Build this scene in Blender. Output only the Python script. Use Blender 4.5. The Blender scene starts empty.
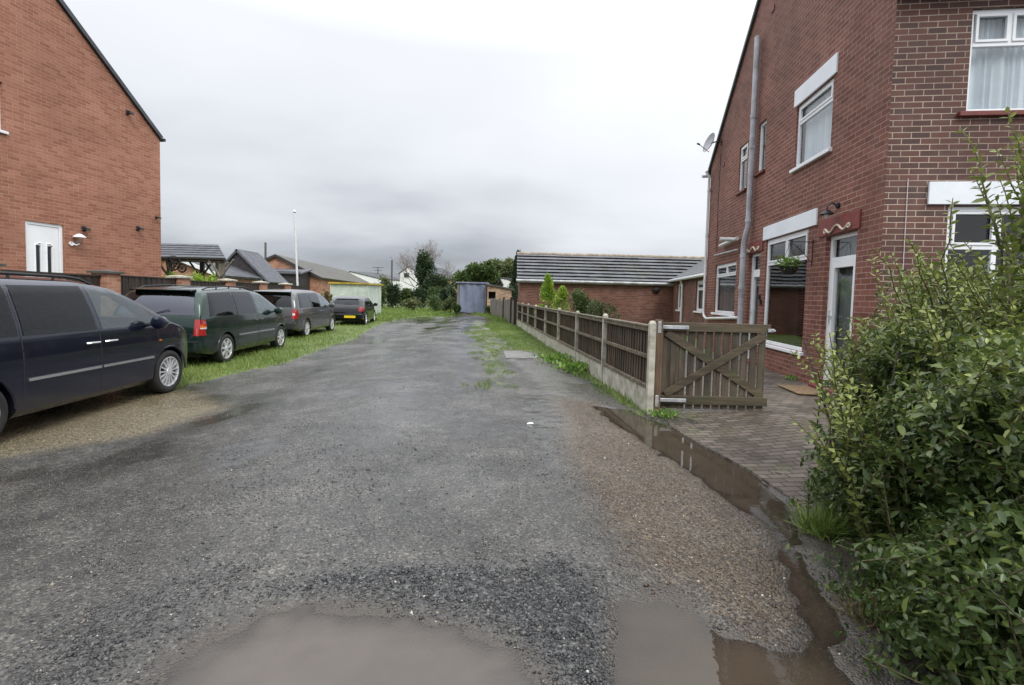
import bpy, bmesh, math, random
import numpy as np
from mathutils import Vector, Matrix
from mathutils.bvhtree import BVHTree
random.seed(7); rng = np.random.default_rng(7)
R = math.radians
SC = bpy.context.scene
COL = SC.collection
# ------------------------------------------------------------------ camera model
F, CXP, PYP, H = 480., 512., 320.5, 1.4
_p = math.atan(.05); _r = .025
FW = Vector((0, math.cos(_p), -math.sin(_p)))
_r0 = Vector((1, 0, 0)); _u0 = Vector((0, math.sin(_p), math.cos(_p)))
RT = _r0*math.cos(_r)+_u0*math.sin(_r); UP = _u0*math.cos(_r)-_r0*math.sin(_r)
def ray(x, y): return FW+RT*((x-CXP)/F)-UP*((y-PYP)/F)
def G(x, y, z=0.):
    d = ray(x, y); t = (z-H)/d.z
    return (d.x*t, d.y*t)
def at(x, y, Y):
    d = ray(x, y); t = Y/d.y
    return Vector((d.x*t, Y, H+d.z*t))
cam = bpy.data.cameras.new('camera'); co = bpy.data.objects.new('camera', cam); COL.objects.link(co)
cam.sensor_width = 36; cam.lens = 36*F/1024; cam.clip_end = 3000; cam.clip_start = .05
cam.shift_y = (PYP-342.5)/1024
M = Matrix((RT, UP, -FW)).transposed().to_4x4(); M.translation = (0, 0, H); co.matrix_world = M
SC.camera = co
def smooth(t): t = np.clip(t, 0, 1); return t*t*(3-2*t)
# ------------------------------------------------------------------ numpy noise
def _h(i, j, s):
    n = (i.astype(np.int64)*374761393+j.astype(np.int64)*668265263+s*1442695041) & 0xffffffff
    n = ((n ^ (n >> 13))*1274126177) & 0xffffffff
    return ((n ^ (n >> 16)) & 0xffff)/65535.
def vn(x, y, s=0):
    i = np.floor(x); j = np.floor(y); u = x-i; v = y-j; u = u*u*(3-2*u); v = v*v*(3-2*v)
    return (_h(i, j, s)*(1-u)*(1-v)+_h(i+1, j, s)*u*(1-v)+_h(i, j+1, s)*(1-u)*v+_h(i+1, j+1, s)*u*v)
def fbm(x, y, s=0, o=4):
    a = .5; t = 0; n = 0
    for k in range(o):
        t = t+a*vn(x*2**k+17*k, y*2**k-9*k, s+k); n += a; a *= .5
    return t/n
def sdf(px, py, poly):
    px = np.asarray(px, float); py = np.asarray(py, float)
    d = np.full(px.shape, 1e9); ins = np.zeros(px.shape, bool); n = len(poly)
    for i in range(n):
        ax, ay = poly[i]; bx, by = poly[(i+1) % n]
        ex, ey = bx-ax, by-ay; wx, wy = px-ax, py-ay
        t = np.clip((wx*ex+wy*ey)/(ex*ex+ey*ey+1e-12), 0, 1)
        d = np.minimum(d, (wx-ex*t)**2+(wy-ey*t)**2)
        c = ((ay > py) != (by > py)) & (px < (bx-ax)*(py-ay)/(by-ay+1e-12)+ax); ins ^= c
    d = np.sqrt(d); return np.where(ins, d, -d)      # + inside
def GP(*pts): return [G(x, y) for x, y in pts]
# ------------------------------------------------------------------ materials
def nodes(name):
    m = bpy.data.materials.new(name); m.use_nodes = True
    nt = m.node_tree; b = nt.nodes['Principled BSDF']; return m, nt, b
def N(nt, t, **k):
    n = nt.nodes.new(t)
    for a, v in k.items():
        if a in n.inputs.keys() if isinstance(a, str) and not hasattr(n, a) else False: n.inputs[a].default_value = v
        else: setattr(n, a, v)
    return n
def L(nt, a, b): nt.links.new(a, b)
def rgb(c): return (c[0], c[1], c[2], 1)
def ramp(nt, src, stops):
    r = nt.nodes.new('ShaderNodeValToRGB'); L(nt, src, r.inputs[0])
    e = r.color_ramp.elements
    while len(e) < len(stops): e.new(.5)
    for i, (p, c) in enumerate(stops):
        e[i].position = p; e[i].color = rgb(c) if not isinstance(c, (int, float)) else (c, c, c, 1)
    return r.outputs[0]
def noise(nt, vec, scale, detail=4, rough=.55):
    n = nt.nodes.new('ShaderNodeTexNoise'); n.inputs['Scale'].default_value = scale
    n.inputs['Detail'].default_value = detail; n.inputs['Roughness'].default_value = rough
    if vec is not None: L(nt, vec, n.inputs['Vector'])
    return n.outputs['Fac']
def mixc(nt, fac, a, b, mode='MIX'):
    m = nt.nodes.new('ShaderNodeMix'); m.data_type = 'RGBA'; m.blend_type = mode
    for s, v in ((m.inputs[0], fac), (m.inputs[6], a), (m.inputs[7], b)):
        if isinstance(v, (int, float)): s.default_value = v
        elif isinstance(v, tuple): s.default_value = rgb(v)
        else: L(nt, v, s)
    return m.outputs[2]
def math_(nt, op, a, b=0., clamp=False):
    m = nt.nodes.new('ShaderNodeMath'); m.operation = op; m.use_clamp = clamp
    for s, v in ((m.inputs[0], a), (m.inputs[1], b)):
        if isinstance(v, (int, float)): s.default_value = v
        else: L(nt, v, s)
    return m.outputs[0]
def bump(nt, b, h, strength=.3, dist=.01):
    n = nt.nodes.new('ShaderNodeBump'); n.inputs['Strength'].default_value = strength; n.inputs['Distance'].default_value = dist
    L(nt, h, n.inputs['Height']); L(nt, n.outputs[0], b.inputs['Normal']); return n
def tc(nt, which='Object'):
    return nt.nodes.new('ShaderNodeTexCoord').outputs[which]
def mapping(nt, vec, scale=(1, 1, 1)):
    m = nt.nodes.new('ShaderNodeMapping'); m.inputs['Scale'].default_value = scale; L(nt, vec, m.inputs[0]); return m.outputs[0]
def plain(name, c, rough=.5, var=.15, sc=6, metal=0, bmp=.15, bsc=60, spec=.5, coat=0, dirt=None):
    m, nt, b = nodes(name); o = tc(nt)
    f = noise(nt, o, sc, 5)
    lo = tuple(x*(1-var*1.6) for x in c); hi = tuple(min(1, x*(1+var*1.6)) for x in c)
    col = ramp(nt, f, [(.3, lo), (.7, hi)])
    if dirt:
        d = ramp(nt, noise(nt, o, sc*.6, 6, .7), [(.5, 0), (.72, 1)])
        col = mixc(nt, d, col, dirt)
    L(nt, col, b.inputs['Base Color'])
    rr = math_(nt, 'ADD', math_(nt, 'MULTIPLY', f, .25), rough-.12, True); L(nt, rr, b.inputs['Roughness'])
    b.inputs['Metallic'].default_value = metal; b.inputs['Specular IOR Level'].default_value = spec
    b.inputs['Coat Weight'].default_value = coat; b.inputs['Coat Roughness'].default_value = .05
    if bmp: bump(nt, b, noise(nt, o, bsc, 3), bmp, .004)
    return m
def brick(name, cols, mortar, bw=.225, bh=.075, ms=.010, stain=(.25, .2, .18), stain_amt=.25, big=.12, rough=.75, gloss=.4, soft=.3):
    m, nt, b = nodes(name); uv = tc(nt, 'UV')
    wob = noise(nt, uv, 9, 2); 
    t = nt.nodes.new('ShaderNodeTexBrick'); L(nt, uv, t.inputs['Vector'])
    t.inputs['Scale'].default_value = 1; t.inputs['Brick Width'].default_value = bw; t.inputs['Row Height'].default_value = bh
    t.inputs['Mortar Size'].default_value = ms; t.inputs['Mortar Smooth'].default_value = soft
    t.inputs['Color1'].default_value = (0, 0, 0, 1); t.inputs['Color2'].default_value = (1, 1, 1, 1); t.inputs['Mortar'].default_value = (.5, .5, .5, 1)
    t.inputs['Bias'].default_value = 0
    n = len(cols); st = [(i/(n-1) if n > 1 else 0, c) for i, c in enumerate(cols)]
    bc = ramp(nt, t.outputs['Color'], st)
    fine = noise(nt, uv, 45, 4, .7)
    bc = mixc(nt, .5, bc, ramp(nt, fine, [(.25, (.6, .6, .6)), (.75, (1.35, 1.35, 1.35))]), 'MULTIPLY')
    col = mixc(nt, math_(nt, 'MULTIPLY', t.outputs['Fac'], ramp(nt, noise(nt, uv, 2.2, 4), [(.3, .55), (.6, 1.)])), bc, mortar)
    bigf = ramp(nt, noise(nt, uv, .55, 5, .6), [(.35, (1-big*2.2,)*3), (.65, (1+big,)*3)])
    col = mixc(nt, 1., col, bigf, 'MULTIPLY')
    sf = ramp(nt, noise(nt, mapping(nt, uv, (1.3, .35, 1)), 1.6, 5, .65), [(.52, 0), (.78, stain_amt)])
    col = mixc(nt, sf, col, stain)
    L(nt, col, b.inputs['Base Color'])
    L(nt, ramp(nt, fine, [(.2, rough-.12), (.8, rough+.1)]), b.inputs['Roughness']); b.inputs['Specular IOR Level'].default_value = gloss
    hgt = math_(nt, 'SUBTRACT', math_(nt, 'MULTIPLY', fine, .35), t.outputs['Fac'])
    bump(nt, b, hgt, .6, .008)
    return m
def wood(name, c1, c2, alg=None, vert=True, rough=.7):
    m, nt, b = nodes(name); o = tc(nt)
    v = mapping(nt, o, (14, 14, 1.1) if vert else (1.1, 14, 14))
    g = noise(nt, v, 3, 6, .65)
    col = ramp(nt, g, [(.25, c1), (.7, c2)])
    col = mixc(nt, .6, col, ramp(nt, noise(nt, o, 2.3, 3), [(.3, (.55, .55, .55)), (.7, (1.35, 1.3, 1.25))]), 'MULTIPLY')
    col = mixc(nt, .75, col, ramp(nt, noise(nt, mapping(nt, o, (9, 9, .4) if vert else (.4, 9, 9)), 1.3, 2), [(.35, (.45, .45, .45)), (.65, (1.6, 1.55, 1.5))]), 'MULTIPLY')
    if alg:
        col = mixc(nt, ramp(nt, noise(nt, o, 3.5, 6, .7), [(.5, 0), (.7, .8)]), col, alg)
    L(nt, col, b.inputs['Base Color']); L(nt, ramp(nt, g, [(0, rough-.2), (1, rough+.1)]), b.inputs['Roughness'])
    bump(nt, b, g, .5, .006); return m
MT = {}
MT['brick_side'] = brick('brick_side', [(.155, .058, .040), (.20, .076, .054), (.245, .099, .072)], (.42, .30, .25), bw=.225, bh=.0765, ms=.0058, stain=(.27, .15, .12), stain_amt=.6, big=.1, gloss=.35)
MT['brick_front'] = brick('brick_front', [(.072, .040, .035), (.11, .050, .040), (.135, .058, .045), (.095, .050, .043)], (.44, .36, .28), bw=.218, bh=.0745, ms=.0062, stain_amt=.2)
MT['brick_left'] = brick('brick_left', [(.27, .108, .066), (.335, .142, .090), (.39, .178, .118)], (.42, .27, .20), ms=.006, stain=(.28, .125, .085), stain_amt=.4, big=.07)
MT['brick_orange'] = brick('brick_orange', [(.30, .11, .06), (.42, .19, .11), (.5, .25, .15)], (.4, .33, .28), ms=.008)
MT['brick_red'] = brick('brick_red', [(.10, .045, .034), (.15, .065, .048), (.19, .085, .062)], (.28, .17, .13), ms=.007, stain_amt=.3)
MT['brick_old'] = brick('brick_old', [(.16, .07, .04), (.38, .22, .13), (.5, .34, .22)], (.45, .4, .33), ms=.010, stain_amt=.5)
MT['upvc'] = plain('upvc', (.84, .86, .88), .3, .03, 2, bmp=0)
MT['white_board'] = plain('white_board', (.80, .84, .89), .4, .04, 3, bmp=.05, dirt=None)
MT['lintel'] = plain('lintel_red', (.19, .038, .030), .55, .15, 8)
MT['sill'] = plain('sill_red', (.16, .035, .025), .5, .15, 8)
MT['scroll'] = plain('scroll_cream', (.62, .55, .42), .6, .15, 20)
MT['black'] = plain('black_metal', (.015, .015, .016), .4, .2)
MT['rubber'] = plain('rubber', (.018, .018, .019), .75, .2, 20)
MT['trim'] = plain('dark_trim', (.02, .021, .023), .5, .1)
MT['grey_pipe'] = plain('grey_pipe', (.42, .43, .46), .45, .2, 3, bmp=.1, dirt=(.22, .2, .19))
MT['white_pipe'] = plain('white_pipe', (.66, .67, .68), .4, .06)
MT['concrete'] = plain('concrete', (.44, .42, .35), .8, .22, 7, bmp=.5, bsc=90, dirt=(.17, .19, .11))
MT['fence_wood'] = wood('fence_wood', (.030, .022, .016), (.125, .088, .058), (.10, .098, .072))
MT['fence_rail'] = wood('fence_rail', (.075, .065, .045), (.20, .17, .12), (.10, .11, .055), vert=False)
MT['gate_wood'] = wood('gate_wood', (.026, .021, .015), (.105, .082, .058), (.06, .06, .032))
MT['gate_rail'] = wood('gate_rail', (.040, .031, .019), (.10, .080, .050), (.05, .058, .024), vert=False)
MT['post_wood'] = wood('post_wood', (.07, .042, .025), (.15, .10, .062))
MT['old_board'] = wood('old_board', (.07, .065, .055), (.26, .24, .21), (.13, .14, .08))
MT['galv'] = plain('galvanised', (.55, .57, .6), .4, .15, 12, metal=.6)
MT['dark_fence'] = wood('dark_fence', (.016, .012, .010), (.048, .034, .027))
MT['slate'] = plain('slate', (.06, .064, .072), .62, .3, 3, bmp=.3)
MT['gtile'] = plain('garage_tile', (.125, .13, .14), .72, .22, 1.3, bmp=.4, bsc=30, dirt=(.12, .125, .10))
MT['ridge_tile'] = plain('ridge_tile', (.27, .22, .17), .7, .3, 4, bmp=.4, dirt=(.16, .17, .08))
MT['felt'] = plain('roof_felt', (.095, .10, .115), .7, .2, 4, bmp=.3)
MT['brown_tile'] = plain('brown_tile', (.075, .07, .062), .6, .3, 2, bmp=.4, bsc=12, dirt=(.10, .11, .07))
MT['dark_board'] = plain('dark_board', (.035, .03, .032), .7, .3, 5)
MT['barn_wall'] = plain('barn_wall', (.30, .31, .31), .7, .2, 3)
MT['wet_slab'] = plain('wet_slab', (.17, .168, .155), .45, .25, 3, bmp=.4, bsc=50)
MT['chrome'] = plain('chrome', (.8, .82, .84), .18, .03, metal=1, bmp=0)
MT['alloy'] = plain('alloy', (.78, .79, .81), .28, .06, metal=.55, bmp=0)
MT['green_board'] = plain('shed_green', (.50, .56, .51), .6, .1, 3, bmp=.2, dirt=(.38, .47, .39))
MT['ochre'] = plain('shed_ochre', (.45, .31, .04), .6, .25, 5)
MT['blue_tarp'] = plain('blue_tarp', (.16, .185, .26), .55, .12, 2.5, bmp=.8, bsc=5)
MT['blue_trim'] = plain('faded_blue', (.19, .20, .30), .6, .2, 5)
MT['render'] = plain('white_render', (.72, .73, .73), .8, .05, 2)
MT['cream_brick'] = plain('buff_brick', (.45, .33, .17), .8, .15, 6)
MT['bark'] = plain('bark', (.10, .085, .07), .85, .3, 12, bmp=.6)
MT['twig'] = plain('twig', (.20, .17, .15), .8, .2, 9)
MT['stem'] = plain('stem', (.10, .085, .04), .7, .25, 9)
MT['pole'] = plain('pole_timber', (.10, .09, .085), .8, .2, 6)
MT['mat'] = plain('doormat', (.22, .145, .08), .95, .25, 30, bmp=.8, bsc=200)
MT['curtain'] = plain('curtain', (.72, .75, .80), .85, .05, 3)
MT['blind'] = plain('grey_blind', (.16, .165, .17), .8, .15, 3)
MT['dim_inside'] = plain('dim_inside', (.030, .032, .035), .8, .4, 1.2)  # near-black colour stands in for the shade of unlit interiors
MT['rubble'] = plain('rubble', (.18, .15, .12), .85, .35, 9, bmp=.6)
MT['yellow'] = plain('plate_yellow', (.75, .55, .02), .4, .04, bmp=0)
MT['red_lamp'] = plain('lamp_red', (.33, .012, .012), .15, .1, bmp=0, coat=1)
MT['amber'] = plain('lamp_amber', (.7, .16, .02), .2, .1, bmp=0, coat=1)
MT['clear_lamp'] = plain('lamp_clear', (.6, .6, .62), .12, .05, bmp=0, coat=1)
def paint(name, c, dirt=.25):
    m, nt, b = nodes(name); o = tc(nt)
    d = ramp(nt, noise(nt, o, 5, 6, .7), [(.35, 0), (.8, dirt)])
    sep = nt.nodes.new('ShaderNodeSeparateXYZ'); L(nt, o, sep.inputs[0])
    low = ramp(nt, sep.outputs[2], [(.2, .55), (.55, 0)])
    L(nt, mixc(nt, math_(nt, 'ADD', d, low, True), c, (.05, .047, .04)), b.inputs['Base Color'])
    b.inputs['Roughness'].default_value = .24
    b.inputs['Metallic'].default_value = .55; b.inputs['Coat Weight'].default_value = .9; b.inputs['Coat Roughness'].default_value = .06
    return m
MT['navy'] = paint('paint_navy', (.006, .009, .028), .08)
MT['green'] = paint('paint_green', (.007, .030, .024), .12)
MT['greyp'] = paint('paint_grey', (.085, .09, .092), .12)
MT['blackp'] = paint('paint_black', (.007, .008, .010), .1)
def carglass(name, tint, rough=.03, base=.10):
    m, nt, b = nodes(name); nt.nodes.remove(b); out = nt.nodes['Material Output']
    tr = nt.nodes.new('ShaderNodeBsdfTransparent'); tr.inputs[0].default_value = rgb(tint)
    gl = nt.nodes.new('ShaderNodeBsdfGlossy'); gl.inputs['Color'].default_value = (.9, .93, 1, 1); gl.inputs['Roughness'].default_value = rough
    df = nt.nodes.new('ShaderNodeBsdfDiffuse'); df.inputs[0].default_value = (.10, .10, .095, 1)
    lw = nt.nodes.new('ShaderNodeLayerWeight'); lw.inputs[0].default_value = .5
    o = tc(nt); m0 = nt.nodes.new('ShaderNodeMixShader'); L(nt, ramp(nt, noise(nt, mapping(nt, o, (2, 2, 9)), 7, 5, .7), [(.4, .0), (.8, .14)]), m0.inputs[0]); L(nt, tr.outputs[0], m0.inputs[1]); L(nt, df.outputs[0], m0.inputs[2])
    mx = nt.nodes.new('ShaderNodeMixShader'); L(nt, math_(nt, 'ADD', math_(nt, 'MULTIPLY', math_(nt, 'POWER', lw.outputs['Facing'], 4.), .8), base, True), mx.inputs[0])
    L(nt, m0.outputs[0], mx.inputs[1]); L(nt, gl.outputs[0], mx.inputs[2]); L(nt, mx.outputs[0], out.inputs[0]); return m
MT['carglass'] = carglass('car_glass', (.20, .22, .22), .03, .035); MT['clearglass'] = carglass('car_glass_clear', (.80, .88, .86), .02, .07)
MT['tintglass'] = carglass('car_glass_blue', (.20, .20, .40), .02, .10)
MT['darkglass'] = plain('dark_glass', (.03, .035, .04), .15, .2, bmp=0)
MT['seatcloth'] = plain('seat_cloth', (.10, .10, .105), .9, .2, 8)
def pane():
    m, nt, b = nodes('window_glass'); nt.nodes.remove(b)
    out = nt.nodes['Material Output']
    tr = nt.nodes.new('ShaderNodeBsdfTransparent'); tr.inputs[0].default_value = (.86, .9, .9, 1)
    gl = nt.nodes.new('ShaderNodeBsdfGlossy'); gl.inputs['Roughness'].default_value = .02
    lw = nt.nodes.new('ShaderNodeLayerWeight'); lw.inputs[0].default_value = .5; fr_ = math_(nt, 'MULTIPLY', math_(nt, 'POWER', lw.outputs['Facing'], 3.), .75)
    bp = nt.nodes.new('ShaderNodeBump'); bp.inputs['Strength'].default_value = .08; bp.inputs['Distance'].default_value = .02
    L(nt, noise(nt, tc(nt), 1.5, 2), bp.inputs['Height']); L(nt, bp.outputs[0], gl.inputs['Normal'])
    mx = nt.nodes.new('ShaderNodeMixShader'); L(nt, math_(nt, 'ADD', fr_, .07, True), mx.inputs[0])
    L(nt, tr.outputs[0], mx.inputs[1]); L(nt, gl.outputs[0], mx.inputs[2]); L(nt, mx.outputs[0], out.inputs[0])
    return m
MT['glass'] = pane()
def leafmat(name, lo, mid, hi, rough=.4, trans=.25):
    m, nt, b = nodes(name)
    a = nt.nodes.new('ShaderNodeAttribute'); a.attribute_name = 'tint'
    col = ramp(nt, a.outputs['Fac'], [(0, lo), (.5, mid), (1, hi)])
    L(nt, col, b.inputs['Base Color']); b.inputs['Roughness'].default_value = rough
    b.inputs['Subsurface Weight'].default_value = 0
    if trans:
        out = nt.nodes['Material Output']; t = nt.nodes.new('ShaderNodeBsdfTranslucent'); L(nt, col, t.inputs[0])
        mx = nt.nodes.new('ShaderNodeMixShader'); mx.inputs[0].default_value = trans
        L(nt, b.outputs[0], mx.inputs[1]); L(nt, t.outputs[0], mx.inputs[2]); L(nt, mx.outputs[0], out.inputs[0])
    return m
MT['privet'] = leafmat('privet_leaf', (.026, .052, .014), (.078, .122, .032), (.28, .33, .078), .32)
MT['privet_top'] = MT['privet']
MT['bush'] = leafmat('bush_leaf', (.04, .075, .025), (.08, .13, .04), (.16, .20, .06), .5)
MT['dark_leaf'] = leafmat('dark_leaf', (.018, .04, .018), (.038, .07, .03), (.075, .11, .042), .5)
MT['lime_leaf'] = leafmat('lime_leaf', (.14, .26, .025), (.27, .42, .05), (.42, .55, .10), .5)
MT['olive_leaf'] = leafmat('olive_leaf', (.06, .085, .028), (.11, .135, .05), (.19, .20, .075), .5)
MT['grass'] = leafmat('grass_blade', (.085, .155, .03), (.165, .245, .05), (.30, .34, .10), .5, .3)
MT['weed'] = leafmat('weed_leaf', (.08, .16, .03), (.14, .26, .04), (.25, .38, .07), .45, .3)
MT['dry'] = leafmat('dry_grass', (.09, .08, .035), (.17, .14, .06), (.26, .21, .10), .6, .2)
# ------------------------------------------------------------------ mesh builder
class MB:
    def __init__(s): s.v = []; s.f = []
    def add(s, vs, fs):
        o = len(s.v); s.v += [tuple(v) for v in vs]; s.f += [tuple(i+o for i in f) for f in fs]; return s
    def hexa(s, p):  # 8 pts: bottom 4 (ccw), top 4
        return s.add(p, [(0, 3, 2, 1), (4, 5, 6, 7), (0, 1, 5, 4), (1, 2, 6, 5), (2, 3, 7, 6), (3, 0, 4, 7)])
    def box(s, a, b):
        x0, y0, z0 = a; x1, y1, z1 = b
        return s.hexa([(x0, y0, z0), (x1, y0, z0), (x1, y1, z0), (x0, y1, z0), (x0, y0, z1), (x1, y0, z1), (x1, y1, z1), (x0, y1, z1)])
    def bar(s, p, q, w, h, up=(0, 0, 1)):
        p = Vector(p); q = Vector(q); d = (q-p).normalized(); u = Vector(up)
        a = d.cross(u)
        if a.length < 1e-4: a = d.cross(Vector((1, 0, 0)))
        a.normalize(); b = a.cross(d); a *= w/2; b *= h/2
        return s.hexa([p-a-b, p+a-b, q+a-b, q-a-b, p-a+b, p+a+b, q+a+b, q-a+b])
    def prism(s, poly, ext):  # poly list of Vector, ext vector
        n = len(poly); e = Vector(ext)
        return s.add([Vector(p) for p in poly]+[Vector(p)+e for p in poly], [tuple(range(n))[::-1], tuple(range(n, 2*n))]+[(i, (i+1) % n, n+(i+1) % n, n+i) for i in range(n)])
    def tube(s, pts, r, n=8, caps=True):
        pts = [Vector(p) for p in pts]; rs = r if isinstance(r, (list, tuple)) else [r]*len(pts)
        vs = []; prev = None
        for i, p in enumerate(pts):
            d = (pts[min(i+1, len(pts)-1)]-pts[max(i-1, 0)]).normalized()
            a = prev if prev is not None else (Vector((0, 0, 1)) if abs(d.z) < .9 else Vector((1, 0, 0)))
            a = (a-d*a.dot(d))
            if a.length < 1e-5: a = d.orthogonal()
            a.normalize(); prev = a; b = d.cross(a)
            vs += [p+(a*math.cos(t)+b*math.sin(t))*rs[i] for t in [2*math.pi*k/n for k in range(n)]]
        fs = [(i*n+k, i*n+(k+1) % n, (i+1)*n+(k+1) % n, (i+1)*n+k) for i in range(len(pts)-1) for k in range(n)]
        if caps: fs += [tuple(range(n))[::-1], tuple(range((len(pts)-1)*n, len(pts)*n))]
        return s.add(vs, fs)
    def lathe(s, prof, c=(0, 0, 0), axis='z', n=24):
        vs = []
        for r, h in prof:
            for k in range(n):
                t = 2*math.pi*k/n; a, b = r*math.cos(t), r*math.sin(t)
                p = {'z': (a, b, h), 'y': (a, h, b), 'x': (h, a, b)}[axis]
                vs.append((p[0]+c[0], p[1]+c[1], p[2]+c[2]))
        m = len(prof); fs = [(i*n+k, i*n+(k+1) % n, (i+1)*n+(k+1) % n, (i+1)*n+k) for i in range(m-1) for k in range(n)]
        fs += [tuple(range(n))[::-1], tuple(range((m-1)*n, m*n))]
        return s.add(vs, fs)
def worldloc(o):
    v = Vector((0, 0, 0))
    while o is not None: v += o.location; o = o.parent
    return v
def link(name, me, mat, parent=None, origin=None):
    o = bpy.data.objects.new(name, me); COL.objects.link(o)
    if mat is not None: me.materials.append(mat)
    off = Vector((0, 0, 0))
    if parent is not None: o.parent = parent; off = worldloc(parent)
    elif origin is not None: o.location = origin; off = Vector(origin)
    if off.length > 0: me.transform(Matrix.Translation(-off))
    return o
def build(mb, name, mat, parent=None, origin=None, smooth_=False, uv=True, bevel=0, recalc=True):
    me = bpy.data.meshes.new(name); me.from_pydata(mb.v, [], mb.f)
    bm = bmesh.new(); bm.from_mesh(me)
    if recalc: bmesh.ops.recalc_face_normals(bm, faces=bm.faces)
    if bevel:
        es = [e for e in bm.edges if len(e.link_faces) == 2 and e.calc_face_angle(0) > .6]
        bmesh.ops.bevel(bm, geom=es, offset=bevel, segments=1, affect='EDGES', clamp_overlap=True)
    if uv:
        l = bm.loops.layers.uv.new('UVMap')
        for f in bm.faces:
            n = f.normal
            if abs(n.z) > .8:
                for lp in f.loops: lp[l].uv = (lp.vert.co.x, lp.vert.co.y)
            else:
                tx, ty = -n.y, n.x; q = math.hypot(tx, ty) or 1; tx /= q; ty /= q
                for lp in f.loops: lp[l].uv = (lp.vert.co.x*tx+lp.vert.co.y*ty, lp.vert.co.z)
    bm.to_mesh(me); bm.free()
    if smooth_:
        me.polygons.foreach_set('use_smooth', [True]*len(me.polygons))
        try: me.set_sharp_from_angle(angle=R(40))
        except Exception: pass
    return link(name, me, MT[mat] if isinstance(mat, str) else mat, parent, origin)
def tag(o, label=None, cat=None, group=None, kind=None):
    if label: o['label'] = label
    if cat: o['category'] = cat
    if group: o['group'] = group
    if kind: o['kind'] = kind
    return o
def empty(name, loc, label, cat, group=None):
    o = bpy.data.objects.new(name, None); COL.objects.link(o); o.location = loc; o.empty_display_size = .1
    return tag(o, label, cat, group)
def copy_tree(o, parent=None):
    c = o.copy(); COL.objects.link(c)
    if parent: c.parent = parent
    for ch in list(o.children): copy_tree(ch, c)
    return c
def np_mesh(name, v, faces_flat, loop_tot, mat, parent=None, origin=None, tint=None, smooth_=False, attrs=None):
    me = bpy.data.meshes.new(name); me.vertices.add(len(v)); me.vertices.foreach_set('co', v.astype(np.float32).ravel())
    me.loops.add(len(faces_flat)); me.loops.foreach_set('vertex_index', faces_flat.astype(np.int32))
    me.polygons.add(len(loop_tot)); st = np.concatenate([[0], np.cumsum(loop_tot)[:-1]]).astype(np.int32)
    me.polygons.foreach_set('loop_start', st); me.polygons.foreach_set('loop_total', loop_tot.astype(np.int32))
    if smooth_: me.polygons.foreach_set('use_smooth', np.ones(len(loop_tot), bool))
    me.update(calc_edges=True); me.validate()
    at_ = dict(attrs or {})
    if tint is not None: at_['tint'] = tint
    for k, a in at_.items():
        A = me.attributes.new(k, 'FLOAT', 'POINT'); A.data.foreach_set('value', a.astype(np.float32))
    return link(name, me, MT[mat] if isinstance(mat, str) else mat, parent, origin)
# leaf scatter: positions P, directions D (unit), sizes S
LV = np.array([[0, 0, 0], [.25, .21, .05], [.62, .20, .05], [1, 0, -.08], [.62, -.20, .05], [.25, -.21, .05], [.3, 0, -.02], [.66, 0, -.03]])
LF = [(0, 6, 1), (1, 6, 7, 2), (2, 7, 3), (3, 7, 4), (4, 7, 6, 5), (5, 6, 0)]
QV = np.array([[0, 0, 0], [.45, .3, .06], [1, 0, -.05], [.5, -.28, .05]]); QF = [(0, 3, 2, 1)]
BV = np.array([[0, .03, 0], [0, -.03, 0], [.55, .025, .06], [.55, -.025, .06], [1, 0, .22]]); BF = [(0, 1, 3, 2), (2, 3, 4)]
def scatter(name, P, D, S, tint, mat, tpl='leaf', parent=None, origin=None, width=1.):
    V, Fc = {'leaf': (LV, LF), 'quad': (QV, QF), 'blade': (BV, BF)}[tpl]
    V = V*np.array([1, width, 1])
    n = len(P); D = D/np.linalg.norm(D, axis=1, keepdims=True)
    r = rng.normal(size=(n, 3)); up = r*.5+np.array([0, 0, 1.])
    if tpl == 'blade': up = r
    B = np.cross(up, D); B /= np.linalg.norm(B, axis=1, keepdims=True)+1e-9; C = np.cross(D, B)
    v = P[:, None, :]+S[:, None, None]*(V[None, :, 0:1]*D[:, None, :]+V[None, :, 1:2]*B[:, None, :]+V[None, :, 2:3]*C[:, None, :])
    k = len(V); flat = np.concatenate([np.array(f) for f in Fc]); lt = np.array([len(f) for f in Fc])
    ff = (flat[None, :]+(np.arange(n)*k)[:, None]).ravel()
    return np_mesh(name, v.reshape(-1, 3), ff, np.tile(lt, n), mat, parent, origin, tint=np.repeat(tint, k))
# ------------------------------------------------------------------ world & sun
w = bpy.data.worlds.new('World'); SC.world = w; w.use_nodes = True; nt = w.node_tree
bg = nt.nodes['Background']; out = nt.nodes['World Output']
sky = nt.nodes.new('ShaderNodeTexSky'); sky.sky_type = 'NISHITA'; sky.sun_disc = False
SUN_EL, SUN_AZ = R(48), R(150)
sky.sun_elevation = SUN_EL; sky.sun_rotation = SUN_AZ
L(nt, sky.outputs[0], bg.inputs[0]); bg.inputs[1].default_value = .07
g = nt.nodes.new('ShaderNodeTexCoord').outputs['Generated']
sp = nt.nodes.new('ShaderNodeSeparateXYZ'); L(nt, g, sp.inputs[0])
zz = math_(nt, 'ADD', math_(nt, 'MAXIMUM', sp.outputs[2], 0.), .22)
cb = nt.nodes.new('ShaderNodeCombineXYZ'); L(nt, math_(nt, 'DIVIDE', sp.outputs[0], zz), cb.inputs[0]); L(nt, math_(nt, 'DIVIDE', sp.outputs[1], zz), cb.inputs[1])
cn = noise(nt, mapping(nt, cb.outputs[0], (1, 1.25, 1)), .75, 5, .46)
cn2 = noise(nt, cb.outputs[0], .5, 3)
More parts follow.
